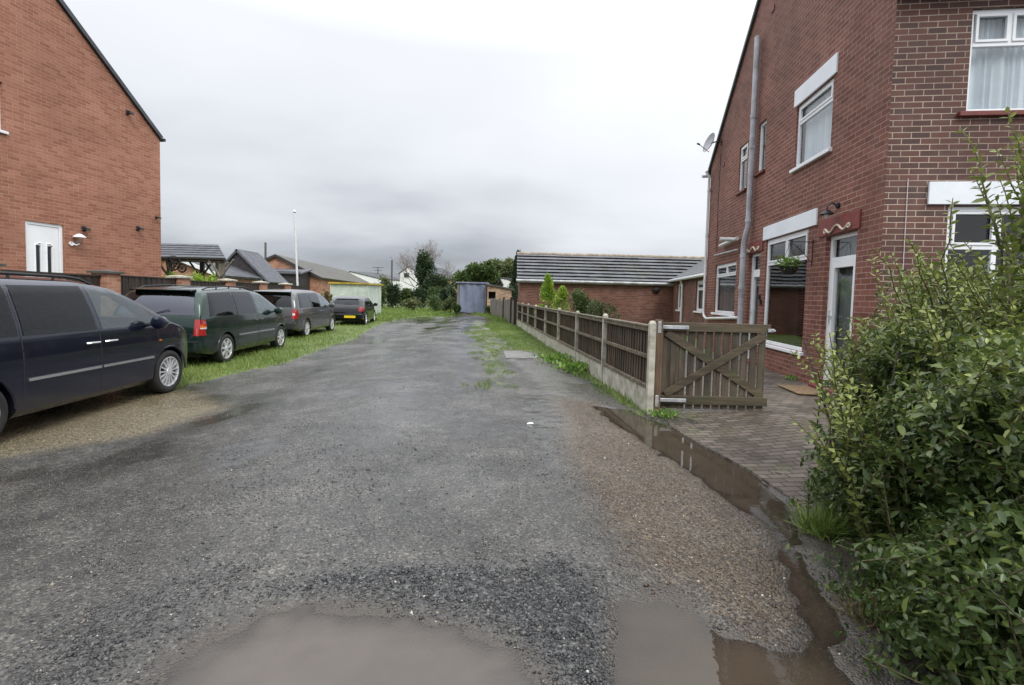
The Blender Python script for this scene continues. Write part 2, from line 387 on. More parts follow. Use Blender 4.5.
# brightness: elevation, a brighter right (east) side, cloud noise
el = ramp(nt, sp.outputs[2], [(0, .20), (.06, .245), (.15, .42), (.28, .56), (.45, .68), (1, .62)])
lum = math_(nt, 'ADD', el, math_(nt, 'MULTIPLY', math_(nt, 'SUBTRACT', cn, .5), .62))
lum = math_(nt, 'ADD', lum, math_(nt, 'MULTIPLY', math_(nt, 'SUBTRACT', cn2, .5), .15))
rx = ramp(nt, math_(nt, 'ADD', math_(nt, 'MULTIPLY', sp.outputs[0], .5), .5), [(.25, -.0), (.5, .0), (.66, .20)])
lum = math_(nt, 'ADD', lum, rx)
colr = ramp(nt, lum, [(.12, (.16, .172, .192)), (.28, (.265, .280, .308)), (.42, (.41, .425, .455)), (.55, (.50, .515, .545)), (.75, (.575, .585, .605)), (1.0, (.64, .64, .64))])
bg2 = nt.nodes.new('ShaderNodeBackground'); L(nt, colr, bg2.inputs[0]); L(nt, math_(nt, 'ADD', 1., math_(nt, 'MULTIPLY', ramp(nt, sp.outputs[2], [(.44, 0), (.75, 1)]), 1.5)), bg2.inputs[1])
mx = nt.nodes.new('ShaderNodeMixShader'); mx.inputs[0].default_value = .95
L(nt, bg.outputs[0], mx.inputs[1]); L(nt, bg2.outputs[0], mx.inputs[2]); L(nt, mx.outputs[0], out.inputs[0])
sl = bpy.data.lights.new('sun', 'SUN'); sl.energy = 1.0; sl.angle = R(25); sl.color = (1, .97, .93)
so = bpy.data.objects.new('sun', sl); COL.objects.link(so)
sd = Vector((math.cos(SUN_EL)*math.sin(SUN_AZ), math.cos(SUN_EL)*math.cos(SUN_AZ), math.sin(SUN_EL)))
so.rotation_euler = sd.to_track_quat('Z', 'Y').to_euler()
SC.view_settings.view_transform = 'Standard'; SC.view_settings.look = 'None'; SC.view_settings.exposure = .82; SC.view_settings.gamma = 1
# ------------------------------------------------------------------ ground
def gbase(x, y):
    x = np.asarray(x, float); y = np.asarray(y, float)
    z = -.15*smooth((-2-x)/2.5)
    z = z+.85*smooth((-9.3-x*1-(y-9)*.0)/1.6)*smooth((y-3)/3)*(1-smooth((y-17)/6))
    return z
def gz(x, y): return float(gbase(x, y))
ys = [-40, -20, -8, -3, 0]; y = 1.; 
while y < 420: ys.append(y); y += max(.022, .0065*y if y < 8 else .011*y)
xs = [0.]; x = 0.
while x < 420: x += (.028 if x < 2.2 else .04 if x < 6 else .08 if x < 10 else .05*x-.4); xs.append(x)
xs = np.array(sorted(set([-q for q in xs]+xs))); ys = np.array(ys)
X, Y = np.meshgrid(xs, ys); print('ground verts', X.size)
wx = X+.35*(fbm(X*1.1, Y*1.1, 3)-.5)+.12*(fbm(X*6, Y*6, 5)-.5); wy = Y+.35*(fbm(X*1.1, Y*1.1, 11)-.5)+.12*(fbm(X*6, Y*6, 13)-.5)
# puddle dips
PUD = [(GP((130, 700), (190, 650), (262, 612), (370, 598), (450, 612), (500, 636), (545, 700), (600, 900), (60, 900)), .26),
       (GP((612, 592), (665, 588), (712, 618), (790, 628), (850, 640), (900, 700), (900, 900), (640, 900), (625, 700), (605, 640)), .16),
       (GP((592, 404), (632, 408), (668, 424), (712, 436), (748, 468), (785, 505), (800, 545), (786, 552), (762, 520), (724, 500), (690, 478), (656, 448), (618, 424)), .10),
       (GP((778, 545), (800, 552), (826, 590), (862, 690), (850, 720), (812, 650), (797, 600)), .12)]
FAINT = [(GP((400, 470), (470, 455), (520, 480), (500, 505), (430, 510)), .25), (GP((330, 400), (440, 350), (470, 420), (440, 455), (340, 460)), .6),
         (GP((500, 352), (530, 350), (545, 358), (512, 362)), .1), (GP((395, 312), (425, 310), (440, 318), (400, 320)), .5)]
dip = np.zeros_like(X)
for poly, sft in PUD: dip = np.maximum(dip, smooth((sdf(wx, wy, poly)+sft)/(sft*2)))
faint = np.zeros_like(X)
for poly, sft in FAINT: faint = np.maximum(faint, smooth((sdf(wx, wy, poly)+sft)/(sft*2.5)))
brown = smooth((sdf(wx, wy, GP((548, 395), (600, 400), (660, 440), (735, 490), (800, 560), (840, 620), (760, 640), (690, 600), (625, 570), (590, 500)))+.15)/.4)
brown_l = smooth((sdf(wx, wy, GP((-300, 560), (0, 442), (150, 424), (240, 396), (200, 384), (180, 380), (0, 380), (-300, 420)))+.15)/.5)
darkch = np.maximum(smooth((sdf(wx, wy, GP((505, 560), (560, 545), (600, 590), (610, 690), (640, 900), (560, 900), (540, 660), (470, 605), (380, 590), (300, 600), (240, 590), (330, 565), (440, 555)))+.06)/.2),
            .45*smooth((sdf(wx, wy, GP((100, 690), (230, 600), (280, 560), (200, 560), (60, 640), (-100, 800), (50, 900)))+.1)/.3))
VL = [G(*p, -.15) for p in ((178, 391), (212, 383), (240, 375), (290, 363.6), (328, 350), (362, 338), (378, 326))]+[G(*p) for p in ((400, 317), (425, 314.5), (445, 315), (470, 314))]
def leftverge(px, py):
    poly = VL+[(60, 60), (60, 400), (-300, 400), (-300, VL[0][1]+.1), (-5.6, VL[0][1]-.1)]
    return sdf(px, py, poly)
lg = leftverge(wx, wy)
RV = GP((468, 314), (495, 318.5), (484, 326), (503, 338), (512, 349), (540, 356), (556, 367), (590, 381), (606, 396), (640, 414), (652, 417), (640, 400), (560, 350), (517, 321), (517, 312))
rg = sdf(wx, wy, RV)
MOSS = GP((466, 316), (500, 326), (518, 345), (505, 352), (514, 380), (540, 416), (533, 418), (505, 388), (500, 396), (478, 386), (472, 350))
moss = smooth((sdf(wx, wy, MOSS)+1.1*(fbm(X*1.6, Y*1.6, 95)-.5)+.1)/.7)
strip = smooth((sdf(wx, wy, GP((514, 360), (545, 358), (640, 410), (600, 470), (570, 440)))+.05)/.2)
gr = np.maximum(smooth((lg+.1)/.5), smooth((rg+.1)/.35))
gr = np.maximum(gr, smooth((sdf(wx, wy, [(2.2, 12), (9, 12), (9, 40), (.4, 40), (.5, 24)])+.1)/.5))
far = smooth((Y-60)/20); gr = np.maximum(gr, far)
behind = smooth((-Y)/2)
Z = gbase(X, Y)
U_ = X+.075*Y
rut = np.zeros_like(X)
for c_, w_ in ((-1.9, .28), (-.35, .25), (-3.1, .25), (.75, .2)): rut = np.maximum(rut, np.exp(-((U_-c_+.5*(fbm(Y*.35, X*0+c_, 81)-.5))/w_)**2))
wet = np.clip(.75*rut*smooth((fbm(X*1.3, Y*.7, 83)-.36)/.25)+smooth((fbm(X*.9, Y*.6, 85)-.50)/.12)*.8, 0, 1)*smooth((Y-2.2)/2)*(1-brown*.7)*(1-darkch)
rough_amp = (.006+.004*brown+.004*darkch)*(1-smooth((Y-9)/8))
Z += rough_amp*2*(fbm(X*9, Y*9, 21, 4)-.5)+.03*(fbm(X*.8, Y*.8, 31, 3)-.5)*smooth((Y-3)/3)*(1-gr)
Z -= (.042*dip*(1+.35*(fbm(X*5, Y*5, 71)-.5))+.014*dip*(1-dip)*4*(fbm(X*7, Y*7, 73)-.5))*(Y < 30)
Z -= .014*rut*smooth((Y-3)/3)*(Y < 45)
Z += gr*.03*fbm(X*2, Y*2, 41)*(Y > 5)
nx, ny = len(xs), len(ys)
ii = (np.arange(ny-1)[:, None]*nx+np.arange(nx-1)[None, :]).ravel()
quads = np.stack([ii, ii+1, ii+nx+1, ii+nx], 1)
def groundmat():
    m, nt, b = nodes('ground'); pos = nt.nodes.new('ShaderNodeNewGeometry').outputs['Position']
    def A(n):
        a = nt.nodes.new('ShaderNodeAttribute'); a.attribute_name = n; return a.outputs['Fac']
    n1 = noise(nt, pos, 1.1, 6, .6); n2 = noise(nt, pos, 9, 5, .65); n3 = noise(nt, pos, 70, 3, .7)
    vo = nt.nodes.new('ShaderNodeTexVoronoi'); vo.inputs['Scale'].default_value = 95; L(nt, pos, vo.inputs['Vector'])
    vo2 = nt.nodes.new('ShaderNodeTexVoronoi'); vo2.inputs['Scale'].default_value = 70; L(nt, pos, vo2.inputs['Vector'])
    sepc = nt.nodes.new('ShaderNodeSeparateColor'); L(nt, vo.outputs['Color'], sepc.inputs[0])
    sepc2 = nt.nodes.new('ShaderNodeSeparateColor'); L(nt, vo2.outputs['Color'], sepc2.inputs[0])
    tar = ramp(nt, n1, [(.32, (.040, .039, .037)), (.5, (.064, .062, .058)), (.68, (.102, .098, .091))])
    tar = mixc(nt, .85, tar, ramp(nt, sepc.outputs[0], [(0, (.45, .45, .46)), (.6, (.92, .92, .92)), (.88, (1.6, 1.58, 1.5)), (1, (2.9, 2.75, 2.5))]), 'MULTIPLY')
    tar = mixc(nt, .8, tar, ramp(nt, n2, [(.3, (.62, .62, .63)), (.7, (1.3, 1.29, 1.26))]), 'MULTIPLY')
    br = ramp(nt, sepc2.outputs[0], [(0, (.038, .024, .014)), (.5, (.115, .077, .046)), (.8, (.18, .128, .08)), (1, (.27, .21, .14))])
    br = mixc(nt, .5, br, tar)
    brl = ramp(nt, sepc2.outputs[0], [(0, (.07, .058, .035)), (.5, (.15, .125, .075)), (.85, (.22, .185, .12)), (1, (.30, .26, .18))])
    dk = ramp(nt, sepc2.outputs[0], [(0, (.022, .023, .024)), (.6, (.06, .061, .062)), (.9, (.11, .11, .108)), (1, (.17, .165, .15))])
    st = mixc(nt, .6, (.12, .115, .11), ramp(nt, sepc.outputs[0], [(0, (.6, .6, .6)), (1, (1.4, 1.35, 1.3))]), 'MULTIPLY')
    soil = ramp(nt, n2, [(.3, (.07, .075, .03)), (.55, (.11, .16, .03)), (.8, (.20, .24, .055))])
    ww = A('wet'); tar = mixc(nt, 1., tar, mixc(nt, ww, (1., 1., 1.), (.72, .715, .70)), 'MULTIPLY')
    pot = ramp(nt, noise(nt, mapping(nt, pos, (1.6, .9, 1)), 1.9, 6, .72), [(.60, 0), (.66, .6)]); tar = mixc(nt, pot, tar, (.035, .034, .032))
    col = mixc(nt, A('strip'), tar, st)
    col = mixc(nt, A('brown'), col, br); col = mixc(nt, A('brownl'), col, brl); col = mixc(nt, A('dark'), col, dk)
    mf = math_(nt, 'MULTIPLY', A('moss'), ramp(nt, noise(nt, pos, 4.5, 6, .7), [(.46, 0), (.56, 1)]))
    col = mixc(nt, mf, col, (.15, .19, .04))
    col = mixc(nt, A('silt'), col, (.060, .050, .041))
    gf = ramp(nt, math_(nt, 'ADD', A('grass'), math_(nt, 'MULTIPLY', math_(nt, 'SUBTRACT', noise(nt, pos, 5, 6, .7), .5), 1.1)), [(.35, 0), (.6, 1)])
    col = mixc(nt, gf, col, soil)
    L(nt, col, b.inputs['Base Color'])
    ro = ramp(nt, math_(nt, 'ADD', n1, math_(nt, 'MULTIPLY', n2, .35)), [(.45, .14), (.9, .40)])
    ro = math_(nt, 'ADD', ro, math_(nt, 'MULTIPLY', A('rough'), .16), True)
    fm = math_(nt, 'MAXIMUM', A('faint'), A('wet')); ro = math_(nt, 'SUBTRACT', ro, math_(nt, 'MULTIPLY', fm, .24))
    ro = math_(nt, 'MAXIMUM', ro, .06)
    ro = math_(nt, 'ADD', ro, math_(nt, 'MULTIPLY', gf, .5), True)
    L(nt, ro, b.inputs['Roughness']); b.inputs['Specular IOR Level'].default_value = .5
    hh = math_(nt, 'ADD', math_(nt, 'MULTIPLY', vo.outputs['Distance'], -1.), math_(nt, 'MULTIPLY', n3, .8))
    hh = math_(nt, 'ADD', hh, math_(nt, 'MULTIPLY', vo2.outputs['Distance'], math_(nt, 'MULTIPLY', A('rough'), -3.)))
    bp = bump(nt, b, hh, .5, .006)
    L(nt, math_(nt, 'SUBTRACT', .62, math_(nt, 'MULTIPLY', fm, .5)), bp.inputs['Strength'])
    return m
MT['ground'] = groundmat()
rgh = np.clip(brown+brown_l+darkch, 0, 1)
silt = np.clip(smooth((dip-.15)/.5)*(Y < 30), 0, 1)
mud = smooth((sdf(wx, wy, GP((778, 512), (860, 535), (1100, 600), (1500, 900), (760, 900), (830, 660), (800, 600)))+.08)/.25)
silt = np.maximum(silt, mud*.85)
go = np_mesh('ground', np.stack([X, Y, Z], 2).reshape(-1, 3), quads.ravel(), np.full(len(quads), 4), 'ground', smooth_=True,
             attrs=dict(brown=brown.ravel(), brownl=brown_l.ravel(), dark=darkch.ravel(), strip=strip.ravel(), moss=moss.ravel(), grass=gr.ravel(), rough=rgh.ravel(), faint=faint.ravel(), silt=silt.ravel(), wet=wet.ravel()))
tag(go, kind='structure')
# water
def watermat(col):
    m, nt, b = nodes('puddle_water'); pos = nt.nodes.new('ShaderNodeNewGeometry').outputs['Position']
    L(nt, ramp(nt, noise(nt, pos, 1.5, 4), [(.3, tuple(c*.8 for c in col)), (.7, tuple(c*1.2 for c in col))]), b.inputs['Base Color'])
    b.inputs['Roughness'].default_value = .035; b.inputs['IOR'].default_value = 1.33
    bump(nt, b, noise(nt, pos, 22, 2), .05, .004); return m
MT['water'] = watermat((.095, .078, .062)); MT['water_clear'] = watermat((.040, .032, .025)); MT['water_clear'].node_tree.nodes['Principled BSDF'].inputs['IOR'].default_value = 1.5
WL = -.022
def water_mat(name, murk, dscale):
    m, nt, b = nodes(name); nt.nodes.remove(b); out = nt.nodes['Material Output']; pos = nt.nodes.new('ShaderNodeNewGeometry').outputs['Position']
    a = nt.nodes.new('ShaderNodeAttribute'); a.attribute_name = 'depth'
    al = math_(nt, 'SUBTRACT', 1., math_(nt, 'POWER', 2.718, math_(nt, 'MULTIPLY', math_(nt, 'MAXIMUM', a.outputs['Fac'], 0.), -1./dscale)))
    df = nt.nodes.new('ShaderNodeBsdfDiffuse'); L(nt, ramp(nt, noise(nt, pos, 1.3, 5, .6), [(.3, tuple(c*.82 for c in murk)), (.7, tuple(c*1.2 for c in murk))]), df.inputs[0])
    tr = nt.nodes.new('ShaderNodeBsdfTransparent'); tr.inputs[0].default_value = (.92, .90, .87, 1)
    m1 = nt.nodes.new('ShaderNodeMixShader'); L(nt, al, m1.inputs[0]); L(nt, tr.outputs[0], m1.inputs[1]); L(nt, df.outputs[0], m1.inputs[2])
    gl = nt.nodes.new('ShaderNodeBsdfGlossy'); gl.inputs['Roughness'].default_value = .015
    bp = nt.nodes.new('ShaderNodeBump'); bp.inputs['Strength'].default_value = .06; bp.inputs['Distance'].default_value = .004
    L(nt, noise(nt, pos, 26, 2), bp.inputs['Height']); L(nt, bp.outputs[0], gl.inputs['Normal'])
    fr = nt.nodes.new('ShaderNodeFresnel'); fr.inputs[0].default_value = 1.55; m2 = nt.nodes.new('ShaderNodeMixShader')
    L(nt, fr.outputs[0], m2.inputs[0]); L(nt, m1.outputs[0], m2.inputs[1]); L(nt, gl.outputs[0], m2.inputs[2]); L(nt, m2.outputs[0], out.inputs[0]); return m
MT['water'] = water_mat('puddle_water', (.108, .092, .078), .012); MT['water_clear'] = water_mat('puddle_water_dark', (.060, .046, .033), .011)
cxq = (X[:-1, :-1]+X[1:, 1:])/2; cyq = (Y[:-1, :-1]+Y[1:, 1:])/2; zq = np.minimum(np.minimum(Z[:-1, :-1], Z[1:, 1:]), np.minimum(Z[:-1, 1:], Z[1:, :-1]))
sdall = np.stack([sdf(cxq, cyq, p_) for p_, s_ in PUD]); own = sdall.argmax(0)
for k, (poly, sft) in enumerate(PUD):
    msk = (sdall[k] > -.5) & (own == k) & (zq < WL+.003) & (cyq < 7.5)
    if not msk.any(): continue
    q = quads.reshape(ny-1, nx-1, 4)[msk]; used, invx = np.unique(q.ravel(), return_inverse=True)
    V = np.stack([X.ravel()[used], Y.ravel()[used], np.full(len(used), WL)], 1); dep = WL-Z.ravel()[used]
    o = np_mesh('puddle', V, invx, np.full(len(q), 4), 'water' if k == 0 else 'water_clear', attrs=dict(depth=dep), smooth_=True); tag(o, kind='structure')
# loose stones
def stones(name, pts, size, tint, mat):
    n = len(pts); t = (1+5**.5)/2
    V = np.array([[1, 0, 0], [-1, 0, 0], [0, 1, 0], [0, -1, 0], [0, 0, 1], [0, 0, -1.]])
    Fc = np.array([(0, 2, 4), (2, 1, 4), (1, 3, 4), (3, 0, 4), (2, 0, 5), (1, 2, 5), (3, 1, 5), (0, 3, 5)])
    j = V[None]*(1+rng.normal(size=(n, 6, 1))*.25)+rng.normal(size=(n, 6, 3))*.18
    j[:, :, 2] *= .6
    a = rng.uniform(0, 6.28, n); c, s_ = np.cos(a)[:, None], np.sin(a)[:, None]
    x_ = j[:, :, 0]*c-j[:, :, 1]*s_; y_ = j[:, :, 0]*s_+j[:, :, 1]*c
    v = np.stack([x_, y_*.8, j[:, :, 2]], 2)*size[:, None, None]+pts[:, None, :]
    ff = (Fc.ravel()[None]+(np.arange(n)*6)[:, None]).ravel()
    return np_mesh(name, v.reshape(-1, 3), ff, np.full(n*8, 3), mat, tint=np.repeat(tint, 6))
def gridsample(A, px, py):
    i = np.clip(np.searchsorted(xs, px)-1, 0, nx-2); j = np.clip(np.searchsorted(ys, py)-1, 0, ny-2)
    u = (px-xs[i])/(xs[i+1]-xs[i]); v = (py-ys[j])/(ys[j+1]-ys[j])
    return A[j, i]*(1-u)*(1-v)+A[j, i+1]*u*(1-v)+A[j+1, i]*(1-u)*v+A[j+1, i+1]*u*v
def stonemat(name, stops, rough):
    m, nt, b = nodes(name); a = nt.nodes.new('ShaderNodeAttribute'); a.attribute_name = 'tint'
    L(nt, ramp(nt, a.outputs['Fac'], stops), b.inputs['Base Color']); b.inputs['Roughness'].default_value = rough; return m
MT['stone'] = stonemat('loose_stone', [(0, (.022, .023, .024)), (.4, (.075, .075, .076)), (.68, (.15, .135, .115)), (.88, (.27, .23, .17)), (1, (.45, .43, .38))], .32)
n0 = 190000
py = 1.2*np.exp(rng.uniform(0, np.log(11/1.2), n0)); px = (rng.uniform(-1.2, 1.0, n0))*py*1.05
B_, Dk, BL, Dp, Fa, Gr = [gridsample(A_, px, py) for A_ in (brown, darkch, brown_l, dip, faint, gr)]
cl = fbm(px*3, py*3, 77)
prob = (.16+.85*B_+.95*Dk+1.0*BL+.5*(cl > .56))*(1-.8*Fa)*(1-np.clip(Gr, 0, .95))*np.where(Dp > .5, .10, 1)
keep = rng.random(n0) < prob*.8
px, py, B_, Dk, BL = px[keep], py[keep], B_[keep], Dk[keep], BL[keep]
pz = gridsample(Z, px, py)+.001
sz = rng.lognormal(-5.55, .42, len(px))*(1-.18*B_+.50*Dk); sz = np.clip(sz, .0016, .015)
tn = np.clip(rng.random(len(px))**1.6*.75+.12*np.maximum(B_, BL)-.22*Dk+(rng.random(len(px)) > .96)*.5, 0, 1)
print('stones', len(px))
MT['pebble'] = stonemat('brown_pebble', [(0, (.028, .018, .011)), (.4, (.095, .062, .037)), (.7, (.20, .14, .085)), (.88, (.38, .29, .18)), (1, (.72, .64, .50))], .35)
isb = rng.random(len(px)) < np.maximum(B_, BL)*.9
PS = np.stack([px, py, pz], 1)
o = stones('loose_gravel', PS[~isb], sz[~isb], tn[~isb], 'stone'); tag(o, 'loose wet grey gravel and dark stone chips strewn over the track', 'gravel', kind='stuff')
o = stones('brown_pebbles', PS[isb], sz[isb], tn[isb], 'pebble'); tag(o, 'fine brown pebbles beside the channel puddle and under the nearest car', 'gravel', kind='stuff')
sl4 = GP((503, 351), (533, 351), (541, 358), (506, 358.5)); mb = MB(); mb.prism([Vector((x, y, -.03)) for x, y in sl4], (0, 0, .045)); o = build(mb, 'concrete_slab', 'wet_slab', bevel=.006); tag(o, kind='structure')
# ------------------------------------------------------------------ frames for walls
class Frame:
    def __init__(s, P, ang, out):   # ang: heading deg from +Y to the right ; out=+1: outward normal is to the left of heading
        a = R(ang); s.P = Vector(P); s.d = Vector((math.sin(a), math.cos(a), 0)); s.n = Vector((-s.d.y, s.d.x, 0))*out
    def p(s, a, t, z): v = s.P+s.d*a+s.n*t; return Vector((v.x, v.y, z))
    def box(s, mb, a0, a1, t0, t1, z0, z1):
        return mb.hexa([s.p(a0, t0, z0), s.p(a1, t0, z0), s.p(a1, t1, z0), s.p(a0, t1, z0), s.p(a0, t0, z1), s.p(a1, t0, z1), s.p(a1, t1, z1), s.p(a0, t1, z1)])
def wall(fr, a0, a1, z0, z1, holes, top=None, th=.12):
    """outer skin with openings and reveals; top: list of (a,z) of a gable above z1"""
    mb = MB(); A = sorted({a0, a1}|{h[0] for h in holes}|{h[1] for h in holes}); Zs = sorted({z0, z1}|{h[2] for h in holes}|{h[3] for h in holes})
    for i in range(len(A)-1):
        for j in range(len(Zs)-1):
            ca, cz = (A[i]+A[i+1])/2, (Zs[j]+Zs[j+1])/2
            if any(h[0] < ca < h[1] and h[2] < cz < h[3] for h in holes): continue
            mb.add([fr.p(A[i], 0, Zs[j]), fr.p(A[i+1], 0, Zs[j]), fr.p(A[i+1], 0, Zs[j+1]), fr.p(A[i], 0, Zs[j+1])], [(0, 1, 2, 3)])
    for h in holes:
        q = [(h[0], h[2]), (h[1], h[2]), (h[1], h[3]), (h[0], h[3])]
        for k in range(4):
            (a, b), (c, d) = q[k], q[(k+1) % 4]
            mb.add([fr.p(a, 0, b), fr.p(c, 0, d), fr.p(c, -th, d), fr.p(a, -th, b)], [(0, 1, 2, 3)])
    if top: mb.add([fr.p(a, 0, z) for a, z in top], [tuple(range(len(top)))])
    return mb
def window(fr, root, a0, a1, z0, z1, rails=(), mulls=(), depth=.07, curtain=None, fw=.055, sill='upvc', sillw=.06, name='window', sm=None, label=None):
    """mulls: (a, zlo, zhi)"""
    mb = MB(); t0, t1 = -depth-.05, -depth
    for q in ((a0, a1, z0, z0+fw), (a0, a1, z1-fw, z1)): fr.box(mb, q[0], q[1], t0, t1, q[2], q[3])
    for q in ((a0, a0+fw), (a1-fw, a1)): fr.box(mb, q[0], q[1], t0, t1-.002, z0+fw, z1-fw)
    for z in rails: fr.box(mb, a0+fw, a1-fw, t0, t1-.001, z-fw*.55, z+fw*.55)
    for a, lo, hi in mulls: fr.box(mb, a-fw*.5, a+fw*.5, t0, t1-.003, lo, hi)
    # inner sashes of top lights
    w_ = build(mb, name, 'upvc', root, bevel=.004)
    if label: w_['label'] = label
    zz = [z0+fw]+list(rails)+[z1-fw]
    for j in range(len(zz)-1):
        lo, hi = zz[j], zz[j+1]
        cuts = [a0+fw]+sorted(a for a, l, h in mulls if l <= lo+.1 and h >= hi-.1)+[a1-fw]
        for i in range(len(cuts)-1):
            if (j == len(zz)-2 and len(rails)) :
                sb = MB(); g_ = .03; c0, c1 = cuts[i]+.02, cuts[i+1]-.02; l0, h0 = lo+.025, hi-.005
                fr.box(sb, c0, c1, t1-.02, t1+.012, l0, l0+g_); fr.box(sb, c0, c1, t1-.02, t1+.012, h0-g_, h0)
                fr.box(sb, c0, c0+g_, t1-.02, t1+.011, l0+g_, h0-g_); fr.box(sb, c1-g_, c1, t1-.02, t1+.011, l0+g_, h0-g_)
                build(sb, 'sash', 'upvc', w_)
            pb = MB(); pb.add([fr.p(cuts[i], t0+.02, lo), fr.p(cuts[i+1], t0+.02, lo), fr.p(cuts[i+1], t0+.02, hi), fr.p(cuts[i], t0+.02, hi)], [(0, 1, 2, 3)]); build(pb, 'pane', 'glass', w_)
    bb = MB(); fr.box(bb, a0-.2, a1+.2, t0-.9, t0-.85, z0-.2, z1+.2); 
    build(bb, 'dark_backing', 'dim_inside', w_)  # backing panel behind the glass, interior shade painted into its colour
    if curtain:
        cb_ = MB(); n = max(20, int((a1-a0)*60)); vs = []
        for i in range(n+1):
            a = a0+fw*.5+(a1-a0-fw)*i/n; t = t0-.07+.022*math.sin(i*1.25+math.sin(i*.37)*2)
            vs += [fr.p(a, t, z0+.01), fr.p(a, t+.004*math.sin(i*.7), z1-.01)]
        cb_.add(vs, [(2*i, 2*i+2, 2*i+3, 2*i+1) for i in range(n)])
        build(cb_, 'curtain' if curtain == 'curtain' else 'blind', curtain, w_, smooth_=True, recalc=False)
    if sill:
        sb = MB(); fr.box(sb, a0-sillw, a1+sillw, -depth-.01, .055, z0-.06, z0-.002); build(sb, 'sill', sill, w_, bevel=.006)
    return w_
def roof_slab(mb, p0, p1, q1, q0, th=.1):   # eave p0->p1, ridge q0->q1
    n = (Vector(p1)-Vector(p0)).cross(Vector(q0)-Vector(p0)).normalized()
    if n.z < 0: n = -n
    P = [Vector(v) for v in (p0, p1, q1, q0)]
    return mb.add([v for v in P]+[v-n*th for v in P], [(0, 1, 2, 3), (7, 6, 5, 4), (0, 4, 5, 1), (1, 5, 6, 2), (2, 6, 7, 3), (3, 7, 4, 0)])
# ------------------------------------------------------------------ right house
K = 1.09
S = lambda a: K*a
ZC = lambda z: K*z-.3985
Y0 = 480/85*K; c0 = at(880, 270, Y0); ANG = math.degrees(math.atan(60/480.))
SD = Frame((c0.x, c0.y, 0), ANG, 1); FR = Frame((c0.x, c0.y, 0), ANG+90, -1)
base = .06
house = empty('brick_house', (c0.x, c0.y, 0), 'dark red brick house on the right with a satellite dish and white window headers', 'house')
LEN, EV, RS, RZ = S(7.40), ZC(5.2), S(3.73), ZC(8.2)
def SH(a0, a1, z0, z1): return (S(a0), S(a1), ZC(z0), ZC(z1))
hA = SH(1.29, 2.42, 3.86, 4.87); hB = SH(3.70, 4.08, 4.20, 5.16); hC = SH(4.66, 5.16, 4.06, 5.05)
hD = SH(1.8, 3.42, .90, 2.81); h1 = SH(.50, 1.26, .50, 2.61); h2 = SH(3.66, 4.28, .50, 2.63); hE = SH(5.03, 6.6, 1.38, 2.56)
mb = wall(SD, 0, LEN, -.3, EV, [hA, hB, hC, hD, h1, h2, hE], [(0, EV), (LEN, EV), (RS, RZ)])
build(mb, 'wall', 'brick_side', house, recalc=False)
fU = SH(.79, 2.6, 3.86, 5.0); fL = SH(.68, 2.4, .95, 2.81)
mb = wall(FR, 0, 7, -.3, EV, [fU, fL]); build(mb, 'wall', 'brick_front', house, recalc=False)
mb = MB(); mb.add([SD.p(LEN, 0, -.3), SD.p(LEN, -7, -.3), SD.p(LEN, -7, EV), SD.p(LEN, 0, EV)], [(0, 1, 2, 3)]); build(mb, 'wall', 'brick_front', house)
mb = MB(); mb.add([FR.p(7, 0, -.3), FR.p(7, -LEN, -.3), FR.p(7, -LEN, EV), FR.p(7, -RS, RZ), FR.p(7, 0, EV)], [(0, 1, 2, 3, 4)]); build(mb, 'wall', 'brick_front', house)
mb = MB(); e = .06; ov = .32; sl_ = (RZ-EV)/(LEN-RS); slf = (RZ-EV)/RS
roof_slab(mb, SD.p(LEN+.22, e, EV-.22*sl_+.1), SD.p(LEN+.22, -7.1, EV-.22*sl_+.1), SD.p(RS, -7.1, RZ+.1), SD.p(RS, e, RZ+.1), .09)
roof_slab(mb, SD.p(-.05, e, EV-.05*slf+.12), SD.p(-.05, -7.1, EV-.05*slf+.12), SD.p(RS, -7.1, RZ+.1), SD.p(RS, e, RZ+.1), .09)
build(mb, 'roof', 'slate', house)
mb = MB(); SD.box(mb, -.16, -.002, -7.1, .02, EV-.045, EV+.02); build(mb, 'soffit', 'black', house)
# windows in side wall
def hole_frame(h): return h
window(SD, house, *[hA[i] for i in (0, 1, 2, 3)], rails=(ZC(4.58),), curtain='curtain', depth=.03, label='white window with pale curtain on the upper floor of the side wall')
window(SD, house, *hB, curtain='curtain', depth=.035, sill='sill', label='narrow upstairs window right of the grey soil pipe')
window(SD, house, *hC, rails=(ZC(4.74),), curtain=None, depth=.03, sill='sill', label='small upstairs window with a top light, left of the soil pipe')
window(SD, house, *hD, rails=(ZC(2.37),), mulls=((S(2.58), ZC(2.37), hD[3]-.05),), depth=.03, fw=.065, label='large picture window with two top lights behind the hanging basket')
window(SD, house, *hE, rails=(ZC(2.28),), mulls=((S(5.75), ZC(2.28), hE[3]-.05),), depth=.04, curtain='blind', label='ground floor window with grey blind near the far end')
window(FR, house, *fU, rails=(ZC(4.62),), mulls=((S(1.21), ZC(4.62), fU[3]-.03),(S(1.65), ZC(4.62), fU[3]-.03)), curtain='curtain', depth=.04, sill='sill', fw=.05, sillw=.1, label='upstairs window with white curtain on the front wall')
window(FR, house, *fL, rails=(ZC(2.35),), mulls=((S(1.21), ZC(.95), fL[3]-.03), (S(1.75), ZC(.95), fL[3]-.03)), depth=.04, fw=.06, label='wide front window behind the hedge')
for fr, q in ((SD, SH(1.2, 2.48, 4.875, 5.15)), (SD, SH(1.53, 3.53, 2.82, 3.07)), (FR, SH(.45, 2.7, 2.825, 3.08))):
    mb = MB(); fr.box(mb, q[0], q[1], .002, .03, q[2], q[3]); build(mb, 'header_board', 'white_board', house, bevel=.004)
